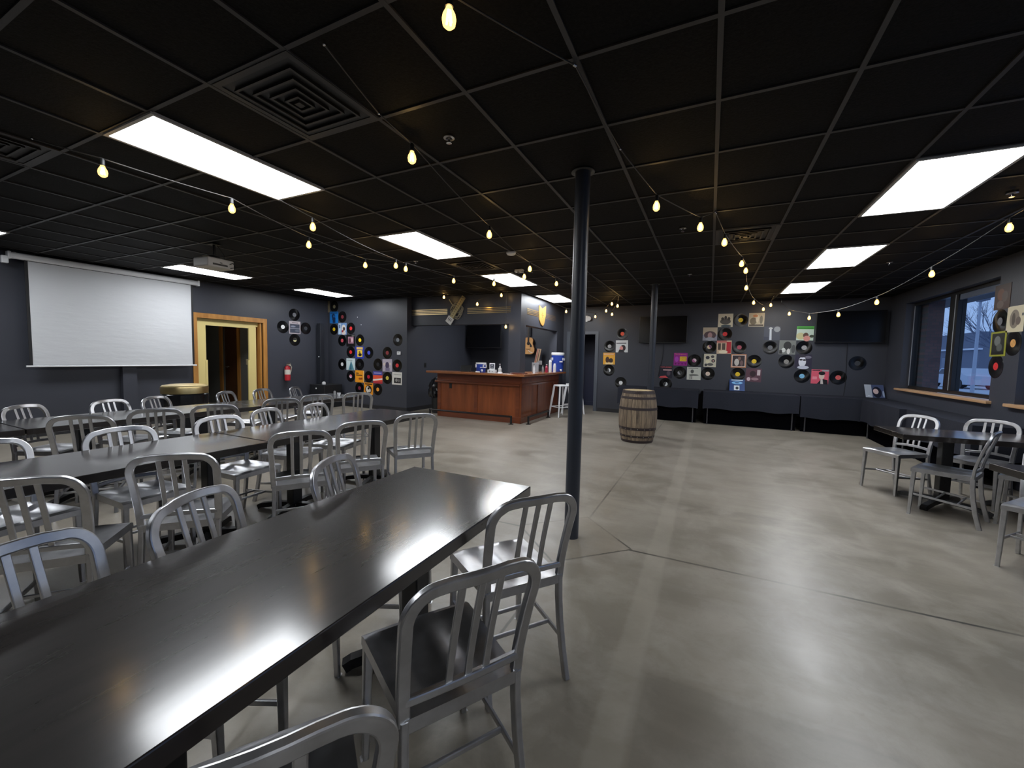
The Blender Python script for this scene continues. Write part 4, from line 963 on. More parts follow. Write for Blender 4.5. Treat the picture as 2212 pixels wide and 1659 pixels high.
MB().cyl((0, 0.05, 0), (-0.1, 0.47, 0), 0.025, n=10).bbox(-0.2, 0.04, -0.15, 0.2, 0.07, 0.15, 0.005).bbox(-0.2, 0.44, -0.12, 0.02, 0.47, 0.12, 0.005).build('bracket', BLACKMETAL, t)

# projection screen
t = thing('projection_screen', 'pulled-down white projection screen on the dark left wall', 'projection screen', (XL + 0.17, 2.46, 0))
sec = rrect(0.085, 0.095, 0.03, 3)
MB().sweep([(0, -0.17, 2.755), (0, 2.27, 2.755)], sec, (0, 0, 1), 0, True).build('case', WHITEMETAL, t)
MB().bbox(-0.05, -0.20, 2.70, 0.05, -0.165, 2.81, 0.008).bbox(-0.05, 2.268, 2.70, 0.05, 2.30, 2.81, 0.008).bbox(-0.02, -0.26, 2.63, 0.04, -0.19, 2.735, 0.008).build('end_cap', WHITEMETAL, t)
for yy in (-0.12, 2.16):
    MB().cyl((0, yy, 2.79), (0, yy, CEIL), 0.006, n=8).ball((0, yy, 2.81), 0.013).build('hanger', CHROME, t)
n = 26; vs = []; fs = []
for j in range(15):
    for i in range(n + 1):
        y = 2.15 * i / n; z = 2.71 - (2.71 - 1.135) * j / 14
        vs.append((0.012 + 0.004 * math.sin(i * 0.55 + j * 0.3) * (j / 14), y, z))
m_ = MB(); m_._add(vs, [(j * (n + 1) + i, j * (n + 1) + i + 1, (j + 1) * (n + 1) + i + 1, (j + 1) * (n + 1) + i) for j in range(14) for i in range(n)], 0, True)
m_._add([(v[0] - 0.0015, v[1], v[2]) for v in vs], [(j * (n + 1) + i, (j + 1) * (n + 1) + i, (j + 1) * (n + 1) + i + 1, j * (n + 1) + i + 1) for j in range(14) for i in range(n)], 0, True)
m_.raw = True
m_.build('fabric', SCREEN, t)
MB().box(0.004, -0.035, 1.135, 0.014, 0.0, 2.71).box(0.004, 2.15, 1.135, 0.014, 2.185, 2.71).box(0.004, -0.035, 2.70, 0.014, 2.185, 2.735).build('border', BLACK, t)
MB().cyl((0.01, -0.07, 1.118), (0.01, 2.22, 1.118), 0.014, n=12).build('bottom_bar', WHITEMETAL, t)
# projector
t = thing('projector', 'white projector hanging from the ceiling before the screen', 'projector', (-5.98, 3.27, 2.575), 4)
MB().bbox(-0.20, -0.17, -0.06, 0.10, 0.17, 0.06, 0.018, 0, 3).build('body', flat('warm_white_plastic', (0.60, 0.57, 0.53), 0.4), t)
MB().cyl((-0.19, 0.0, 0.0), (-0.235, 0.0, 0.0), 0.045, n=20).build('lens', BLACK, t)
MB().box(0.099, -0.11, -0.035, 0.1025, 0.08, -0.012).box(0.099, -0.02, -0.003, 0.1025, 0.01, 0.008).build('port_panel', flat('port_grey', (0.06, 0.055, 0.05), 0.5), t)
MB().tube([(0.10, 0.11, 0.01), (0.15, 0.12, 0.02), (0.155, 0.15, -0.03), (0.11, 0.11, -0.045)], 0.006, 6).tube([(0.03, 0.1, 0.06), (0.01, 0.09, 0.14), (-0.02, 0.02, 0.25)], 0.005, 6).build('cable', BLACK, t)
MB().cyl((-0.04, 0, 0.06), (-0.04, 0, CEIL - 2.575), 0.018, n=12).bbox(-0.10, -0.03, 0.06, 0.02, 0.03, 0.09, 0.004).bbox(-0.14, -0.10, 0.09, 0.06, 0.10, 0.10, 0.003).bbox(-0.10, -0.06, CEIL - 2.585, 0.02, 0.06, CEIL - 2.5755, 0.003).build('mount', BLACKMETAL, t)

# loudspeaker in the corner
t = thing('loudspeaker', 'slim black column loudspeaker on a bass box in the corner', 'loudspeaker', (-9.12, 7.62, 0))
MB().bbox(-0.30, -0.28, 0.0, 0.26, 0.28, 0.60, 0.012).build('bass_box', flat('speaker_black', (0.011, 0.012, 0.014), 0.5), t)
MB().bbox(-0.30, -0.05, 0.60, -0.16, 0.07, 2.20, 0.01).build('column', flat('speaker_navy', (0.016, 0.018, 0.024), 0.4), t)
MB().cyl((-0.05, -0.285, 0.50), (-0.05, -0.277, 0.50), 0.022, n=16).cyl((-0.22, -0.055, 1.32), (-0.22, -0.048, 1.32), 0.018, n=14).build('badge', WHITE, t)
MB().lathe([(0.0, 0.60), (0.05, 0.601), (0.045, 0.65), (0.02, 0.67), (0.0, 0.671)], 14, (0.02, -0.1, 0)).build('foam_ball', flat('crumpled_white', (0.55, 0.55, 0.56), 0.7), t)

# ------------------------------------------------------------------ bar
FY, TY = 7.93, 7.68
t = thing('bar_cabinet', 'reddish cherry wood bar with panelled front and side', 'bar', (0, 0, 0))
MB().box(-5.73, FY, 0.10, -3.60, FY + 0.05, 1.02).build('front_panel', BARWOOD, t)
MB().box(-3.65, FY + 0.05, 0.10, -3.60, 10.30, 1.02).build('side_panel', BARWOOD, t)
MB().box(-5.73, FY + 0.05, 0.0, -5.68, 8.14, 1.02).build('end_panel', BARWOOD, t)
MB().bbox(-5.75, FY - 0.02, 0, -3.58, FY, 0.13, 0.005).bbox(-3.60, FY - 0.02, 0, -3.578, 10.30, 0.13, 0.005).build('plinth', BARTRIM, t)
for x in (-5.71, -4.71, -3.67):
    MB().bbox(x - 0.045, FY - 0.014, 0.13, x + 0.045, FY, 0.80, 0.004).build('stile', BARTRIM, t)
for y in (FY + 0.05, 8.9, 9.9):
    MB().bbox(-3.60, y - 0.045, 0.13, -3.586, y + 0.045, 0.80, 0.004).build('stile', BARTRIM, t)
MB().bbox(-5.80, FY - 0.07, 0.80, -3.62, FY, 0.845, 0.012).bbox(-5.76, FY - 0.035, 0.845, -3.60, FY, 0.875, 0.006).bbox(-3.60, FY, 0.80, -3.575, 10.30, 0.85, 0.008).build('moulding', BARTRIM, t)
MB().bbox(-5.76, FY - 0.02, 0.875, -3.58, FY, 1.02, 0.003).bbox(-3.60, FY, 0.875, -3.58, 10.30, 1.02, 0.003).build('frieze', BARTRIM, t)
MB().bbox(-5.43, FY - 0.008, 0.67, -5.36, FY, 0.785, 0.002).build('outlet', BLACK, t)
w = MB().bbox(-5.92, TY, 1.02, -3.42, 8.135, 1.068, 0.008).bbox(-3.73, 8.13, 1.02, -3.42, 10.40, 1.068, 0.008).bbox(-4.15, 8.44, 1.02, -3.725, 10.49, 1.067, 0.006)
tag(w.build('bar_worktop', BARTOP), 'long reddish wood bar worktop turning the corner', 'worktop')
def foot_rail(name_label, p, q, out):
    t = thing('foot_rail', name_label, 'foot rail', p, 0, 'bar foot rails')
    p, q, out = Vector(p), Vector(q), Vector(out); z = Vector((0, 0, 0.16)); d = q - p
    MB().tube([z, d + z], 0.022, 12).ball(z, 0.026).ball(d + z, 0.026).build('rail', flat('rail_iron', (0.020, 0.017, 0.017), 0.3, 0.5), t)
    for k in (0, 1):
        e = d * k
        MB().cyl(e, e + z, 0.022, n=12).lathe([(0.0, 0.012), (0.055, 0.012), (0.055, 0.0), (0.0, 0.0)], 18, tuple(e)).build('flange_post', BLACKMETAL, t)
foot_rail('dark iron foot rail along the front of the bar', (-5.85, FY - 0.17, 0), (-3.74, FY - 0.17, 0), (0, -1, 0))
foot_rail('dark iron foot rail along the side of the bar', (-3.42, FY + 0.02, 0), (-3.42, 9.15, 0), (1, 0, 0))

# gold stripes and decals on the bar partition
def stripes_front(x0, x1, label):
    t = thing('gold_stripes', label, 'wall decoration', (0, 0, 0), 0, 'gold stripe sets')
    for k in range(4):
        z = 2.395 + k * 0.037
        MB().box(x0, 8.170 - 0.0006, z, x1, 8.17, z + 0.016).build('stripe', GOLD, t)
t = thing('gold_stripes', 'four gold stripes on the bar header left of the guitar sign', 'wall decoration', (0, 0, 0), 0, 'gold stripe sets')
t2 = thing('gold_stripes', 'four gold stripes on the bar header right of the guitar sign', 'wall decoration', (0, 0, 0), 0, 'gold stripe sets')
t3 = thing('gold_stripes', 'four gold stripes on the bar side left of the gold arrow sign', 'wall decoration', (0, 0, 0), 0, 'gold stripe sets')
t4 = thing('gold_stripes', 'four dull gold stripes on the bar side right of the gold arrow sign', 'wall decoration', (0, 0, 0), 0, 'gold stripe sets')
DULL = flat('dull_gold', (0.17, 0.12, 0.08), 0.5, 0.4)
for k in range(4):
    z = 2.405 + k * 0.037
    MB().box(XN + 0.01, 8.166, z, -5.68, 8.17, z + 0.018).build('stripe', GOLD, t)
    MB().box(-5.12, 8.166, z, -4.03, 8.17, z + 0.018).box(-4.03, 8.146, z, -3.99, 8.15, z + 0.018).build('stripe', GOLD, t2)
    MB().box(XS, 8.47, z - 0.01, XS + 0.004, 9.14, z + 0.01).build('stripe', GOLD, t3)
    MB().box(XS, 9.60, z - 0.01, XS + 0.003, 10.35, z + 0.008).build('stripe', DULL, t4)
t = thing('guitar_sign', 'gold guitar-neck sign with looped strings on the bar header', 'wall sign', (-5.40, 8.166, 2.50))
vine = flat('pale_vine', (0.36, 0.34, 0.26), 0.5)
loops = MB(); rr = random.Random(9)
for k in range(9):
    cx, cz, ra, rb, ph = rr.uniform(-.05, .08), rr.uniform(-.07, .03), rr.uniform(.10, .19), rr.uniform(.12, .2), rr.uniform(0, PI)
    pts = []
    for i in range(26):
        a = 2 * PI * i / 25
        u, v = ra * math.cos(a), rb * math.sin(a)
        pts.append((cx + u * math.cos(ph) - v * math.sin(ph) * .8, -0.010 - 0.002 * k, cz + u * math.sin(ph) * .8 + v * math.cos(ph)))
    loops.tube(pts, 0.006, 5)
loops.tube([(-.12, -.012, .12), (-.2, -.012, .22), (-.22, -.012, .25)], 0.012, 6)
loops.build('string_loops', vine, t)
nk = MB(); nk.M = Matrix.Rotation(math.radians(36), 4, 'Y')
nk.box(-0.055, -0.052, -0.22, 0.055, -0.034, 0.36)
nk.build('neck', flat('sign_gold', (0.40, 0.33, 0.17), 0.4, 0.5), t)
nt = MB(); nt.M = Matrix.Rotation(math.radians(36), 4, 'Y') @ Matrix.Translation((0.028, -0.053, -0.2)) @ Matrix.Rotation(math.radians(-90), 4, 'Y')
for k in range(9): nt.box(0.02 + k * 0.055, -0.001, 0.012, 0.026 + k * 0.055 + 0.012, 0, 0.048)
nt.build('fret_marks', flat('fret_dark', (0.14, 0.11, 0.05), 0.5), t)
hd = MB(); hd.M = Matrix.Rotation(math.radians(36), 4, 'Y')
hd.box(-0.085, -0.058, -0.38, 0.085, -0.036, -0.215)
hd.build('headstock', flat('sign_white', (0.70, 0.70, 0.68), 0.4), t)
hm = MB(); hm.M = Matrix.Rotation(math.radians(36), 4, 'Y')
hm.box(-0.05, -0.0592, -0.31, -0.035, -0.058, -0.25).box(-0.01, -0.0592, -0.33, 0.005, -0.058, -0.25).box(0.03, -0.0592, -0.31, 0.045, -0.058, -0.25)
hm.build('headstock_marks', ink_mat := flat('sign_ink', (0.02, 0.02, 0.02), 0.5), t)
t = thing('arrow_sign', 'gold shield sign with notched top on the bar side', 'wall sign', (XS, 9.37, 2.45))
poly = [(-0.21, 0.22), (-0.06, 0.17), (0.0, 0.15), (0.06, 0.18), (0.21, 0.25), (0.205, 0.02), (0.16, -0.1), (0.11, -0.2), (0.04, -0.25), (-0.08, -0.22), (-0.2, -0.12), (-0.215, 0.05)]
m_ = MB(); m_.M = Matrix.Rotation(PI / 2, 4, 'Z') @ Matrix.Translation((0, -0.02, 0)); m_.prism(poly, 0.02); m_.build('plate', flat('orange_gold', (0.62, 0.36, 0.10), 0.35, 0.35), t)
m_ = MB(); m_.M = Matrix.Rotation(PI / 2, 4, 'Z') @ Matrix.Translation((0, -0.0215, 0))
m_.box(-0.10, 0, 0.0, 0.08, 0.001, 0.016).box(-0.06, 0, 0.05, 0.05, 0.001, 0.062).box(-0.03, 0, -0.06, -0.015, 0.001, 0.1)
m_.build('engraving', flat('engraved_gold', (0.30, 0.15, 0.04), 0.5), t)

# acoustic guitar on the niche wall
t = thing('acoustic_guitar', 'honey brown acoustic guitar hanging on the wall behind the bar', 'guitar', (-4.76, YR - 0.12, 1.76))
def gpts(k=1.0):
    pr = [(0.0, -0.245), (0.10, -0.242), (0.165, -0.21), (0.195, -0.14), (0.19, -0.07), (0.16, -0.005), (0.135, 0.05), (0.138, 0.11), (0.145, 0.16), (0.125, 0.21), (0.08, 0.24), (0.03, 0.245)]
    return [(x * k, z * k) for x, z in pr] + [(-x * k, z * k) for x, z in reversed(pr[1:])]
MB().prism(gpts(), 0.10, 0).build('body', grain('guitar_side', (0.22, 0.09, 0.03), (0.3, 0.13, 0.05), (6, 6, 2), 0.3, 0.4), t)
m_ = MB(); m_.M = Matrix.Translation((0, -0.003, 0)); m_.prism(gpts(0.985), 0.003); m_.build('soundboard', grain('guitar_top', (0.50, 0.25, 0.09), (0.62, 0.34, 0.13), (14, 2, 2), 0.28, 0.5), t)
m_ = MB(); m_.cyl((0, -0.0036, 0.07), (0, -0.003, 0.07), 0.05, n=28); m_.build('soundhole', BLACK, t)
m_ = MB(); m_.M = Matrix.Translation((0, -0.0045, 0)); m_.prism([(0.045, 0.09), (0.075, 0.06), (0.115, 0.0), (0.105, -0.04), (0.05, -0.04), (0.045, 0.02)], 0.0014); m_.build('pickguard', BLACK, t)
m_ = MB(); m_.M = Matrix.Translation((0, -0.012, 0)); m_.prism([(-0.08, -0.075), (-0.04, -0.09), (0.04, -0.09), (0.08, -0.075), (0.05, -0.105), (-0.05, -0.105)], 0.009); m_.build('bridge', flat('dark_rosewood', (0.04, 0.018, 0.01), 0.4), t)
MB().bbox(-0.026, -0.016, 0.05, 0.026, 0.008, 0.62, 0.004).build('neck', flat('fretboard', (0.025, 0.016, 0.012), 0.4), t)
MB().bbox(-0.04, -0.012, 0.62, 0.04, 0.008, 0.80, 0.004).build('headstock', flat('headstock_dark', (0.03, 0.018, 0.012), 0.35), t)
MB().tube([(0.01, -0.006, -0.13), (0.03, -0.006, -0.155), (0.08, -0.006, -0.185), (0.14, -0.006, -0.20)], 0.008, 6).build('highlight_curve', WHITE, t)  # white curve standing in for a highlight on the guitar body
MB().cyl((0, 0.0, 0.66), (0, 0.12, 0.66), 0.012, n=8).build('hanger', BLACKMETAL, t)

# things on the bar
def drinks_cooler(name, x, y, z, s, h, label, rz):
    t = thing(name, label, 'drinks cooler', (x, y, z), rz)
    MB().lathe([(0.0, 0.0), (s * .86, 0.0), (s * .9, 0.012), (s * .94, h * .42), (s * .98, h * .44), (s, h * .86), (0.0, h * .861)], 30).build('body', BLUE, t)
    MB().lathe([(s * 1.02, h * .86), (s * 1.04, h * .88), (s * 1.04, h * .97), (s * .98, h), (0.0, h)], 30).build('lid', WHITE, t)
    for a in (205, 335):
        m = MB(); m.M = Matrix.Rotation(math.radians(a), 4, 'Z') @ Matrix.Translation((s * 1.02, 0, h * .66)) @ Matrix.Rotation(PI / 2, 4, 'Z')
        m.bbox(-0.05, -0.012, -0.035, 0.05, 0.012, -0.020, 0.004).bbox(-0.05, -0.012, 0.020, 0.05, 0.012, 0.035, 0.004).bbox(-0.055, -0.012, -0.03, -0.04, 0.012, 0.03, 0.004).bbox(0.04, -0.012, -0.03, 0.055, 0.012, 0.03, 0.004)
        m.build('handle', WHITE, t)
    m = MB(); m.M = Matrix.Rotation(math.radians(-60), 4, 'Z'); m.cyl((s * .9, 0, 0.05), (s * 1.12, 0, 0.05), 0.022, n=14).cyl((s * 1.08, 0, 0.06), (s * 1.08, 0, 0.02), 0.012, n=10); m.build('spigot', WHITE, t)
    m = MB(); m.M = Matrix.Rotation(math.radians(-60), 4, 'Z'); m.box(s * .985, -0.045, h * .50, s * 1.0, 0.045, h * .56); m.build('badge', WHITE, t)
drinks_cooler('water_cooler', -3.60, 10.22, 1.068, 0.165, 0.50, 'big blue water cooler at the rear end of the bar', 20)
drinks_cooler('ice_bucket', -4.62, 7.98, 1.068, 0.115, 0.215, 'small blue cooler with white lid on the bar front', 10)
def cup_stack(x, y, h, label):
    t = thing('cup_stack', label, 'paper cups', (x, y, 1.068), 0, 'stacks of white cups')
    k = int(h / 0.028)
    pr = [(0.0, 0.0)]
    for i in range(k): pr += [(0.036, i * 0.028), (0.039, i * 0.028 + 0.020), (0.0355, i * 0.028 + 0.022)]
    pr += [(0.030, h), (0.026, h + 0.03), (0.0, h + 0.03)]
    MB().lathe(pr, 20).build('cups', WHITE, t)
cup_stack(-3.58, 9.62, 0.28, 'taller stack of white cups beside the big blue cooler')
cup_stack(-3.50, 9.72, 0.19, 'shorter stack of white cups beside the big blue cooler')
t = thing('register_screen', 'black till screen seen from behind on the bar front', 'till screen', (-5.05, 8.0, 1.068), 8)
m_ = MB(); m_.M = Matrix.Rotation(math.radians(-28), 4, 'X'); m_.bbox(-0.13, -0.01, 0.015, 0.13, 0.012, 0.16, 0.005); m_.build('screen', BLACK, t)
MB().bbox(-0.10, -0.03, 0, 0.10, 0.10, 0.018, 0.005).build('foot', BLACK, t)
t = thing('sign_holder', 'clear stand holding a black and white card on the bar', 'card stand', (-4.27, 7.86, 1.068), 10)
MB().bbox(-0.062, -0.006, 0.02, 0.062, 0.006, 0.215, 0.003).bbox(-0.065, -0.04, 0, 0.065, 0.04, 0.02, 0.003).build('stand', WHITE, t)
MB().box(-0.042, -0.008, 0.10, 0.042, -0.0062, 0.195).build('card', flat('card_navy', (0.03, 0.03, 0.06), 0.4), t)
MB().box(-0.02, -0.0092, 0.165, 0.02, -0.008, 0.175).box(-0.03, -0.0092, 0.125, 0.03, -0.008, 0.132).build('card_print', WHITE, t)
t = tag(MB().bbox(-0.09, -0.05, 0, 0.09, 0.05, 0.075, 0.006).box(-0.05, -0.0512, 0.02, -0.02, -0.0502, 0.06, 1).box(0.02, -0.0512, 0.03, 0.05, -0.0502, 0.045, 1).build('napkin_box', [WHITE, flat('grey_print', (0.3, 0.3, 0.31), 0.5)]), 'white printed box in front of the card stand on the bar', 'box'); t.location = (-4.22, 7.765, 1.068)
t = thing('soap_pump', 'clear pump bottle on the bar beside the card stand', 'pump bottle', (-4.075, 7.85, 1.068))
MB().lathe([(0.0, 0.0), (0.036, 0.0), (0.038, 0.01), (0.038, 0.10), (0.02, 0.125), (0.016, 0.13)], 20).build('bottle', flat('milky_plastic', (0.55, 0.54, 0.54), 0.2), t)
MB().lathe([(0.018, 0.128), (0.018, 0.15), (0.006, 0.152), (0.006, 0.19), (0.012, 0.192), (0.012, 0.205), (0.0, 0.206)], 14).bbox(-0.006, -0.045, 0.193, 0.006, 0.0, 0.203, 0.002).build('pump', WHITE, t)
t = tag(MB().bbox(-0.05, -0.03, 0, 0.05, 0.03, 0.035, 0.012).bbox(-0.02, -0.05, 0, 0.04, 0.01, 0.02, 0.008).build('crumpled_napkin', WHITE), 'crumpled white napkin in front of the pump bottle', 'napkin'); t.location = (-4.02, 7.75, 1.068)
t = tag(MB().bbox(-0.05, -0.02, 0, 0.05, 0.02, 0.03, 0.010).build('sugar_packets', WHITE), 'small white packets before the small blue cooler', 'packets'); t.location = (-4.60, 7.80, 1.068)
t = tag(MB().bbox(-0.15, -0.13, 0, 0.15, 0.13, 0.022, 0.008).build('serving_tray', flat('dark_tray', (0.11, 0.03, 0.018), 0.35)), 'flat dark red tray on the bar corner', 'tray'); t.location = (-3.66, 7.93, 1.068)
def bottle(name, x, y, z, label, col, r, h, cap):
    t = thing(name, label, 'bottle', (x, y, z))
    MB().lathe([(0.0, 0.0), (r, 0.0), (r, h * .62), (r * .45, h * .78), (r * .42, h * .93), (0.0, h * .931)], 18).build('glass', col, t)
    MB().lathe([(r * .5, h * .92), (r * .5, h), (0.0, h)], 14).build('cap', cap, t)
bottle('spray_can', -3.57, 8.55, 1.067, 'slim white bottle with black cap on the bar corner', WHITE, 0.022, 0.20, BLACK)
bottle('liquor_bottle', -3.66, 9.32, 1.067, 'small grey bottle beside the red bottle on the bar', flat('grey_glass', (0.2, 0.2, 0.2), 0.2), 0.026, 0.19, BLACK)
bottle('ketchup_bottle', -3.60, 9.42, 1.067, 'red bottle with pale cap on the bar side', flat('red_bottle', (0.30, 0.02, 0.05), 0.3), 0.036, 0.20, WHITE)
t = thing('tablet_stand', 'grey tablet seen from behind on the bar side', 'tablet', (-3.75, 9.05, 1.067), -30)
MB().bbox(-0.125, -0.008, 0.03, 0.125, 0.008, 0.235, 0.006).build('tablet', flat('grey_aluminium_shell', (0.36, 0.38, 0.41), 0.4), t)
MB().bbox(-0.06, -0.05, 0, 0.06, 0.06, 0.03, 0.005).build('foot', flat('pale_foot', (0.4, 0.4, 0.42), 0.5), t)
t = thing('card_reader', 'small grey customer display beside the tablet on the bar', 'display', (-3.86, 9.62, 1.067), -30)
MB().cyl((0, 0, 0), (0, 0, 0.19), 0.012, n=10).lathe([(0.0, 0.0), (0.05, 0.0), (0.045, 0.012), (0.0, 0.013)], 16).build('stalk', BLACK, t)
MB().bbox(-0.075, -0.012, 0.18, 0.075, 0.012, 0.28, 0.006).bbox(-0.12, -0.01, 0.21, -0.08, 0.01, 0.25, 0.004).build('display', flat('display_grey', (0.22, 0.22, 0.23), 0.4), t)
t = thing('wooden_paddle', 'tall striped wooden board leaning behind the bar', 'wooden board', (-4.52, 10.72, 0.78), 0)
t.rotation_euler = (math.radians(-10), math.radians(8), 0)
MB().bbox(-0.065, 0, 0, 0.065, 0.02, 0.92, 0.006).build('board', grain('paddle_wood', (0.36, 0.20, 0.10), (0.55, 0.36, 0.2), (9, 9, 1), 0.4), t)
MB().box(-0.05, -0.001, 0.02, -0.02, 0, 0.90).build('red_stripe', flat('faded_red', (0.30, 0.06, 0.05), 0.5), t)
MB().box(0.0, -0.001, 0.02, 0.03, 0, 0.90).build('dark_stripe', flat('walnut', (0.12, 0.06, 0.03), 0.5), t)
sh = MB().bbox(-5.0, 10.5, 0, -3.96, 10.98, 0.73, 0.004)
tag(sh.build('back_cabinet', BLACK), 'low dark cabinet behind the bar under the guitar', 'cabinet')

# bins
t = thing('trash_can', 'black trash can with brass dome ring beside the wide wooden doorway', 'trash can', (-7.02, 3.36, 0))
MB().lathe([(0.0, 0.0), (0.23, 0.0), (0.24, 0.01), (0.275, 0.78), (0.0, 0.78)], 36).build('body', flat('bin_black', (0.010, 0.010, 0.012), 0.4), t)
lin = MB(); n = 40
vs = []
for j, (r, z) in enumerate(((0.262, 0.80), (0.285, 0.77), (0.288, 0.70), (0.284, 0.64))):
    for i in range(n):
        a = 2 * PI * i / n
        vs.append(((r + 0.006 * math.sin(i * 2.6 + j)) * math.cos(a), (r + 0.006 * math.sin(i * 2.6 + j)) * math.sin(a), z - (0.045 * abs(math.sin(i * .47)) if j == 3 else 0)))
lin._add(vs, [(j * n + i, j * n + (i + 1) % n, (j + 1) * n + (i + 1) % n, (j + 1) * n + i) for j in range(3) for i in range(n)], 0, True); lin.build('liner', BAG, t)
MB().lathe([(0.283, 0.785), (0.286, 0.865), (0.280, 0.888), (0.262, 0.902), (0.20, 0.912), (0.0, 0.916)], 40).build('dome_ring', BRASS, t)
t = thing('waste_bin', 'black bin with shiny bag at the left end of the bar', 'trash can', (-6.05, 8.42, 0))
MB().lathe([(0.0, 0.0), (0.19, 0.0), (0.22, 0.62), (0.0, 0.62)], 28).build('body', BLACK, t)
bg = MB(); vs = []; n = 44
rb = random.Random(4)
for j in range(9):
    f = j / 8; r = (0.235, 0.262, 0.265, 0.25, 0.235, 0.20, 0.15, 0.09, 0.03)[j]; z = (0.40, 0.48, 0.56, 0.64, 0.72, 0.80, 0.86, 0.88, 0.86)[j]
    for i in range(n):
        a = 2 * PI * i / n; q = r * (1 + 0.09 * math.sin(i * 1.9 + j * 1.3) + 0.06 * rb.uniform(-1, 1))
        vs.append((q * math.cos(a), q * math.sin(a), z + 0.02 * rb.uniform(-1, 1)))
bg._add(vs, [(j * n + i, j * n + (i + 1) % n, (j + 1) * n + (i + 1) % n, (j + 1) * n + i) for j in range(8) for i in range(n)], 0, True); bg.build('bag', BAG, t)

# barrel
t = thing('barrel', 'weathered oak barrel with dark hoops before the far steel post', 'barrel', (-1.10, 7.42, 0), 20)
def br(z): return 0.262 + 0.062 * (1 - ((z - 0.45) / 0.45) ** 2)
Z = [0.90 * i / 24 for i in range(25)]
MB().lathe([(0.0, 0.02), (br(0) - 0.02, 0.02), (br(0) - 0.02, 0.0)] + [(br(z), z) for z in Z] + [(br(.9) - 0.022, 0.90), (br(.9) - 0.022, 0.885)], 48).build('staves', STAVE, t)
MB().lathe([(br(.9) - 0.022, 0.8935), (0.0, 0.8955)], 40).build('lid', flat('pale_barrel_head', (0.66, 0.52, 0.30), 0.55), t)
for z0, z1 in ((0.002, 0.045), (0.095, 0.13), (0.225, 0.27), (0.57, 0.612), (0.755, 0.795), (0.845, 0.892)):
    MB().lathe([(br(z0), z0), (br(z0) + 0.004, z0), (br(z1) + 0.004, z1), (br(z1), z1)], 48).build('hoop', HOOP, t)
rv = MB()
for k in range(9):
    a = math.radians(200 + k * 20)
    for z in (0.112, 0.247):
        rv.ball(((br(z) + 0.004) * math.cos(a), (br(z) + 0.004) * math.sin(a), z), 0.006, n=8, k=6)
rv.build('rivets', flat('worn_steel', (0.5, 0.47, 0.44), 0.35, 0.8), t)

# bar stools
def stool(x, y, rz, label):
    t = thing('bar_stool', label, 'bar stool', (x, y, 0), rz, 'white metal bar stools')
    m = MB(); sec = rrect(0.31, 0.31, 0.06, 5)
    n = len(sec)
    m._add([(a, b, 0.745) for a, b in sec] + [(a, b, 0.768) for a, b in sec] + [(a * .96, b * .96, 0.775) for a, b in sec], [(i, (i + 1) % n, n + (i + 1) % n, n + i) for i in range(n)] + [(n + i, n + (i + 1) % n, 2 * n + (i + 1) % n, 2 * n + i) for i in range(n)] + [tuple(range(2 * n, 3 * n)), tuple(reversed(range(n)))], 0, False)
    m.build('seat', WHITEMETAL, t)
    for sx in (-1, 1):
        for sy in (-1, 1):
            l = MB(); top, bot = Vector((sx * .125, sy * .125, .745)), Vector((sx * .205, sy * .205, 0.0))
            l.sweep([top, top.lerp(bot, .5), bot], rrect(0.052, 0.036, 0.01, 2), (sx, -sy, 0), 0)
            o = l; k = len(rrect(0.052, 0.036, 0.01, 2))
            for i in range(k): v = Vector(o.v[2 * k + i]); o.v[2 * k + i] = tuple(bot + (v - bot) * 0.6)
            o.build('leg', WHITEMETAL, t)
    for a, b in (((-1, -1), (1, -1)), ((1, -1), (1, 1)), ((1, 1), (-1, 1)), ((-1, 1), (-1, -1))):
        z = 0.24; q = .125 + .08 * (1 - z / .745)
        MB().sweep([(a[0] * q, a[1] * q, z), (b[0] * q, b[1] * q, z)], rrect(0.008, 0.022, 0.003, 1), (0, 0, 1)).build('footrest_bar', WHITEMETAL, t)
    return t
stool(-3.23, 9.50, -36, 'white metal bar stool in front, at the bar side')
stool(-3.12, 10.12, -25, 'white metal bar stool behind the first, at the bar side')

# ------------------------------------------------------------------ dining tables
def pedestal_table(x0, y0, x1, y1, label, rz=0.0, origin=None, edge=0.05, off=0.46, reach=0.30, turn=45):
    cx, cy = (x0 + x1) / 2, (y0 + y1) / 2
    t = thing('dining_table', label, 'table', (cx, cy, 0) if origin is None else origin, rz, 'dark wood dining tables')
    w, l = (x1 - x0) / 2, (y1 - y0) / 2
    MB().bbox(-w, -l, 0.75 - edge, w, l, 0.75, 0.004).build('tabletop', WOODTOP, t)
    for s in (-1, 1):
        yy = s * (l - off)
        MB().bbox(-0.045, yy - 0.045, 0.07, 0.045, yy + 0.045, 0.69, 0.006).build('pedestal_column', BLACKMETAL, t)
        MB().box(-0.22, yy - 0.05, 0.69, 0.22, yy + 0.05, 0.70).box(-0.05, yy - 0.2, 0.685, 0.05, yy + 0.2, 0.695).build('mounting_plate', BLACKMETAL, t)
        for a in (turn, turn + 90, turn + 180, turn + 270):
            m = MB(); m.M = Matrix.Translation((0, yy, 0)) @ Matrix.Rotation(math.radians(a), 4, 'Z')
            L_ = reach
            m.sweep([(0.03, 0, 0.062), (reach * 0.5, 0, 0.056), (L_ - 0.03, 0, 0.034), (L_, 0, 0.018)], [(-0.03, -0.018), (0.03, -0.018), (0.024, 0.022), (-0.024, 0.022)], (0, 0, 1))
            m.build('foot', BLACKMETAL, t)
    return t
AX0, AX1 = -1.582, -0.815
pedestal_table(AX0, 0.03, AX1, 1.95, 'nearest long dark table, its glossy top filling the lower left', off=0.46, reach=0.31)
pedestal_table(-3.67, 1.955, -2.95, 3.85, 'dark table of the second row, far half beyond the seam', off=0.46, reach=0.34, turn=20)
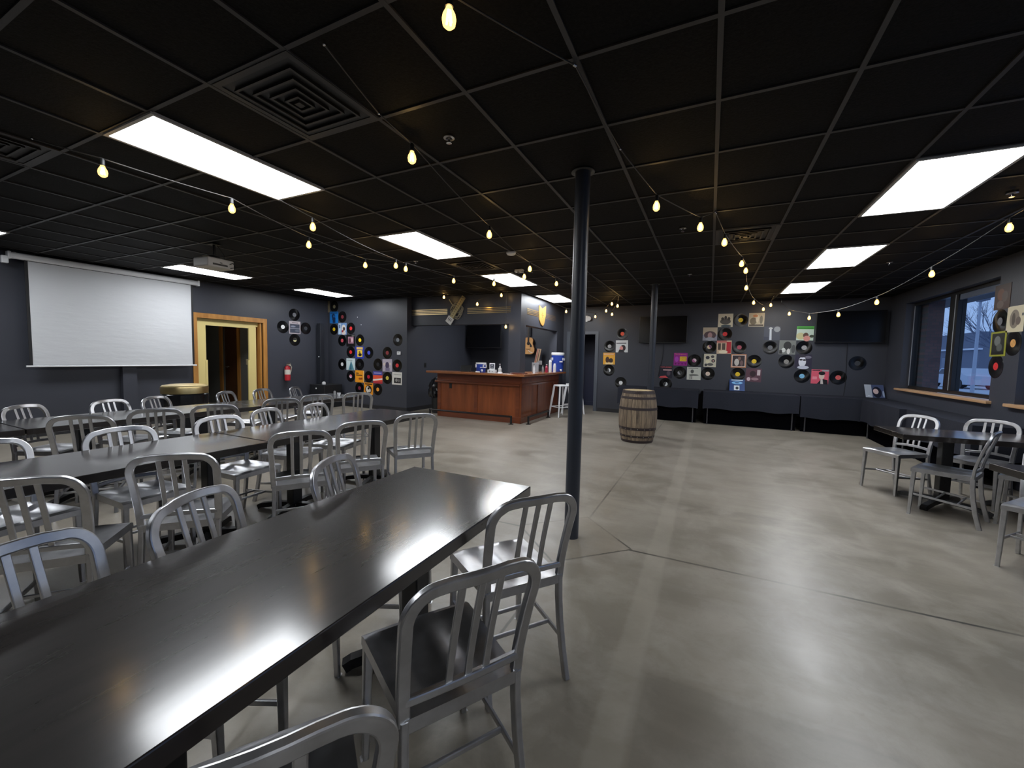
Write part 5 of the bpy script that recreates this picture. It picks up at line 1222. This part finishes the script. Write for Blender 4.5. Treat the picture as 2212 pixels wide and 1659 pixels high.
pedestal_table(-3.67, 0.04, -2.95, 1.945, 'dark table of the second row, near half before the seam', off=0.21, reach=0.36)
pedestal_table(-5.72, 3.19, -4.98, 4.85, 'dark table of the third row, far half nearest the record wall', off=0.39, reach=0.36, turn=15)
pedestal_table(-5.72, 1.26, -4.98, 3.18, 'dark table of the third row, middle, before the trash can', off=0.45, reach=0.36, turn=30)
pedestal_table(-5.72, -0.68, -4.98, 1.25, 'dark table of the third row at the left edge of view')
pedestal_table(0, 0, 0.62, 1.7, 'dark table on the window side with window glare on top', 95, None, 0.05, 0.48, 0.36).location = (2.57, 5.66, 0)
pedestal_table(0, 0, 0.76, 1.7, 'dark table at the right edge, cut by the frame', 100, None, 0.05, 0.56, 0.28).location = (2.73, 3.85, 0)
t = thing('cup', 'small white cup on the far end of the third table row', 'cup', (-5.30, 4.66, 0.75))
MB().lathe([(0.0, 0.0), (0.018, 0.0), (0.03, 0.045), (0.027, 0.045), (0.016, 0.004), (0.0, 0.004)], 18).build('bowl', WHITE, t)
t = tag(MB().lathe([(0.0, 0.0), (0.018, 0.0), (0.018, 0.05), (0.012, 0.065), (0.0, 0.066)], 14).build('shaker', flat('pewter', (0.3, 0.3, 0.3), 0.4)), 'small grey shaker beside the white cup on the far table', 'shaker'); t.location = (-5.44, 4.70, 0.75)

# ------------------------------------------------------------------ aluminium chairs
SECT = rrect(0.030, 0.024, 0.007, 3)
def chair(label, loc, rz):
    t = thing('aluminium_chair', label, 'chair', loc, rz, 'brushed aluminium slat-back chairs')
    side = [(-0.190, 0.440), (-0.196, 0.52), (-0.212, 0.60), (-0.232, 0.68), (-0.254, 0.755)]
    path = [(-0.178 - 0.016 * i / 4, y, z) for i, (y, z) in enumerate(side)]
    R_ = 0.078
    for i in range(1, 10):
        a = math.radians(90 * i / 9)
        path.append((-0.194 + R_ * (1 - math.cos(a)), -0.254 - 0.026 * math.sin(a), 0.755 + (R_ + 0.01) * math.sin(a)))
    half = path[:]
    mid = [(x, -0.280 - 0.016 * (1 - (x / 0.112) ** 2), 0.847 + 0.004 * (1 - (x / 0.112) ** 2)) for x in (-0.08, -0.04, 0, 0.04, 0.08)]
    path = half + mid + [(-x, y, z) for x, y, z in reversed(half)]
    m = MB(); m.sweep(path, [(a, b) for a, b in rrect(0.036, 0.022, 0.005, 2)], lambda i: (0, -1, -0.25), 0, True); m.build('back_frame', ALU, t)
    def ycurve(z): # back plane depth at height z
        for (y0, z0), (y1, z1) in zip(side, side[1:]):
            if z <= z1: return y0 + (y1 - y0) * (z - z0) / (z1 - z0)
        return -0.254 - 0.026 * min(1, (z - .755) / .09)
    for x in (-0.058, 0, 0.058):
        pts = [(x, ycurve(z) - 0.018 * (1 - (x / 0.18) ** 2) * (0.9 if z > .5 else 0.9), z) for z in (0.512, 0.58, 0.66, 0.74, 0.80, 0.848)]
        MB().sweep(pts, rrect(0.022, 0.010, 0.003, 2), (0, -1, 0), 0, True).build('slat', ALU, t)
    pts = [(x, ycurve(0.51) - 0.018 * (1 - (x / 0.18) ** 2), 0.503 + 0.012 * (1 - (x / 0.18) ** 2)) for x in (-0.176, -0.12, -0.06, 0, 0.06, 0.12, 0.176)]
    MB().sweep(pts, rrect(0.020, 0.026, 0.005, 2), (0, 0, 1), 0, True).build('lower_rail', ALU, t)
    # seat: dished sheet with turned-down apron
    nx, ny = 18, 16
    m = MB(); vs = []
    def sx(v): return 0.178 + 0.022 * v
    for j in range(ny + 1):
        v = j / ny; y = -0.205 + 0.415 * v
        for i in range(nx + 1):
            u = -1 + 2 * i / nx
            x = u * sx(v)
            d = 0.020 * math.exp(-((abs(u) - 0.46) / 0.30) ** 2) * (math.sin(PI * min(1, v * 1.08)) ** 0.7 if 0 < v < 0.93 else 0)
            z = 0.458 - d + 0.006 * (1 - u * u) * (v ** 3) - 0.010 * max(0, (v - .93) / .07) ** 2
            vs.append((x, y, z))
    w_ = nx + 1
    m._add(vs, [(j * w_ + i, j * w_ + i + 1, (j + 1) * w_ + i + 1, (j + 1) * w_ + i) for j in range(ny) for i in range(nx)], 0, True)
    rim = [i for i in range(w_)] + [j * w_ + nx for j in range(1, ny + 1)] + [ny * w_ + i for i in range(nx - 1, -1, -1)] + [j * w_ for j in range(ny - 1, 0, -1)]
    top = [vs[i] for i in rim]; lo = [(x * 1.004, y, 0.418) for x, y, z in top]; n = len(rim)
    m._add(top + lo + [(x * .96, y * .97, 0.418) for x, y, z in lo], [(i, (i + 1) % n, n + (i + 1) % n, n + i) for i in range(n)] + [(n + i, n + (i + 1) % n, 2 * n + (i + 1) % n, 2 * n + i) for i in range(n)], 0, False)
    m._add([(x * .985, y, z - 0.004) for x, y, z in vs], [(j * w_ + i, (j + 1) * w_ + i, (j + 1) * w_ + i + 1, j * w_ + i + 1) for j in range(ny) for i in range(nx)], 0, True)
    m.raw = True
    m.build('seat', ALU, t)
    for s in (-1, 1):
        fp = [(s * 0.182, 0.188, 0.45), (s * 0.186, 0.194, 0.25), (s * 0.190, 0.200, 0.0)]
        l = MB(); l.sweep(fp, rrect(0.034, 0.034, 0.006, 2), (0, 1, 0), 0)
        k = len(rrect(0.034, 0.034, 0.006, 2))
        for i in range(k):
            for q, sc in ((1, .84), (2, .66)):
                c = Vector(fp[q]); v = Vector(l.v[q * k + i]); l.v[q * k + i] = tuple(c + (v - c) * sc)
        l.build('leg', ALU, t)
        rp = [(s * 0.178, -0.190, 0.452), (s * 0.179, -0.192, 0.36), (s * 0.181, -0.203, 0.25), (s * 0.184, -0.224, 0.13), (s * 0.188, -0.256, 0.0)]
        MB().sweep(rp, rrect(0.024, 0.034, 0.006, 3), (0, -1, 0), 0, True).build('leg', ALU, t)
        MB().sweep([(s * 0.186, 0.194, 0.205), (s * 0.182, -0.206, 0.175)], rrect(0.012, 0.020, 0.003, 2), (0, 0, 1)).build('side_stretcher', ALU, t)
    for y, z in ((0.03, 0.193), (-0.11, 0.182)):
        MB().sweep([(-0.184, y, z), (0.184, y, z)], rrect(0.012, 0.018, 0.003, 2), (0, 0, 1)).build('cross_stretcher', ALU, t)
    return t
CHAIR_LABELS = dict(
    A0='aluminium chair cut off by the bottom edge, only its top rail seen', A1='big aluminium chair pulled out at the near side of the nearest table', A2='aluminium chair between the nearest table and the near steel post',
    A3='aluminium chair behind the middle of the nearest table, back toward it leaning', A4='aluminium chair behind the nearest table at the left edge of view', A5='aluminium chair seen edge-on behind the far end of the nearest table',
    B1='large dark-sided aluminium chair at the left edge, before the second-row table', B2='aluminium chair before the second-row table, second from the left edge', B3='aluminium chair before the second-row table just past its seam',
    B4='aluminium chair next to last along the near side of the second-row table', B5='aluminium chair last along the near side of the second-row table, in the open', b0='aluminium chair back at the left edge behind the second-row table',
    b1='bright aluminium chair back reflected in the near half of the second-row table', b2='aluminium chair back just before the seam, behind the second-row table', b3='aluminium chair back just beyond the seam, behind the second-row table', b4='aluminium chair back behind the far half of the second-row table',
    C1='aluminium chair before the third-row table, nearest the left edge', C2='aluminium chair before the third-row table, second from the left edge', C3='aluminium chair before the third-row table, in front of the trash can',
    C4='aluminium chair before the far third-row table, nearest its seam', C5='aluminium chair before the far third-row table, under the loudspeaker', C6='aluminium chair at the far end of the third row, under the orange portrait sleeve',
    c1='aluminium chair back behind the third-row table, at the left edge', c2='aluminium chair back behind the third-row table, below the projection screen', c3='aluminium chair back behind the third-row table, left of the trash can',
    c4='aluminium chair back before the dark doorway', c5='aluminium chair back before the oak door post', c6='aluminium chair back beneath the fire extinguisher, farthest of its row',
    D1='aluminium chair behind the window-side table, at its open end, facing out', D2='aluminium chair behind the window-side table, closer to the wall', D3='aluminium chair seen side-on before the window-side table', D4='aluminium chair half hidden at the right edge, before the window-side table', D5='aluminium chair cut off at the lower right edge')
first = None
for n, x, y, rz in CHAIR_SPOTS:
    if first is None: first = chair(CHAIR_LABELS[n], (x, y, 0), rz)
    else: dup(first, (x, y, 0), rz, CHAIR_LABELS[n])

# ------------------------------------------------------------------ draped folding tables
def draped(x0, y0, x1, y1, hang, lab_t, lab_c, seed, top=0.745):
    t = thing('folding_table', lab_t, 'folding table', ((x0 + x1) / 2, (y0 + y1) / 2, 0), 0, 'folding tables under cloths')
    w, l = (x1 - x0) / 2 - 0.012, (y1 - y0) / 2 - 0.012
    MB().bbox(-w, -l, top - 0.04, w, l, top - 0.004, 0.006).build('tabletop', flat('table_grey', (0.3, 0.3, 0.3), 0.5), t)
    sk = MB()
    if w > l: sk.box(-w + 0.02, -l + 0.10, 0.004, w - 0.02, -l + 0.105, top - 0.045)
    else: sk.box(-w + 0.10, -l + 0.02, 0.004, -w + 0.105, l - 0.02, top - 0.045)
    sk.build('inner_panel', flat('panel_black', (0.003, 0.003, 0.004), 0.9, 0, 0.0), t)  # matte black upright sheet set in behind the front fall
    lx, ly = (w - 0.09, l - 0.06)
    for sx in (-1, 1):
        for sy in (-1, 1):
            MB().cyl((sx * lx, sy * ly, 0), (sx * lx, sy * ly, top - 0.04), 0.014, n=10).build('leg', flat('leg_grey', (0.10, 0.10, 0.11), 0.4, 0.7), t)
    # cloth: closed loop of falls with soft folds
    pts = []; N = 60
    per = [(x0, y0), (x1, y0), (x1, y1), (x0, y1)]
    ring = []
    for a, b in zip(per, per[1:] + per[:1]):
        L_ = math.hypot(b[0] - a[0], b[1] - a[1]); k = max(4, int(L_ / 0.06))
        dx, dy = (b[0] - a[0]) / L_, (b[1] - a[1]) / L_
        for i in range(k): ring.append((a[0] + dx * L_ * i / k, a[1] + dy * L_ * i / k, dy, -dx))
    rn = random.Random(seed); ph = rn.uniform(0, 6)
    n = len(ring); m = MB(); vs = []
    for j in range(7):
        f = j / 6
        for i, (x, y, ox, oy) in enumerate(ring):
            z = top + 0.004 - f * (top - hang)
            amp = 0.0 if ox > 0.5 or oy > 0.5 else 0.010 * f * math.sin(i * 0.9 + ph) + 0.007 * f * math.sin(i * 0.37 + 2 * ph)
            if j == 6: z += 0.014 * math.sin(i * 0.5 + ph)
            o = min(0, 0) + (amp + 0.003 * f if f else 0)
            if ox > 0.5 or oy > 0.5: o = 0
            vs.append((x + ox * o, y + oy * o, z))
    m._add(vs, [(j * n + i, j * n + (i + 1) % n, (j + 1) * n + (i + 1) % n, (j + 1) * n + i) for j in range(6) for i in range(n)], 0, True)
    m._add(vs[:n], [tuple(range(n))], 0)
    c = m.build('tablecloth', CLOTH); tag(c, lab_c, 'tablecloth', 'black tablecloths')
    return t, c
draped(-2.02, 10.24, -0.20, 11.02, 0.34, 'folding table behind the barrel, under a black cloth', 'black cloth on the table behind the barrel', 1)
draped(-0.10, 10.22, 1.72, 11.02, 0.36, 'folding table along the rear wall, under a black cloth with the blue sleeve', 'black cloth on the rear table under the blue sleeve', 2)
draped(1.74, 10.22, 3.28, 11.02, 0.30, 'folding table in the rear corner by the window, under a black cloth', 'black cloth on the corner table under the television', 3)
draped(2.72, 8.42, 3.285, 10.18, 0.32, 'folding table under the window, under a black cloth', 'black cloth on the table below the window', 4)
draped(2.80, 6.62, 3.285, 8.40, 0.34, 'folding table along the window wall nearest the viewer, under a black cloth', 'black cloth on the window-wall table nearest the chairs', 5)
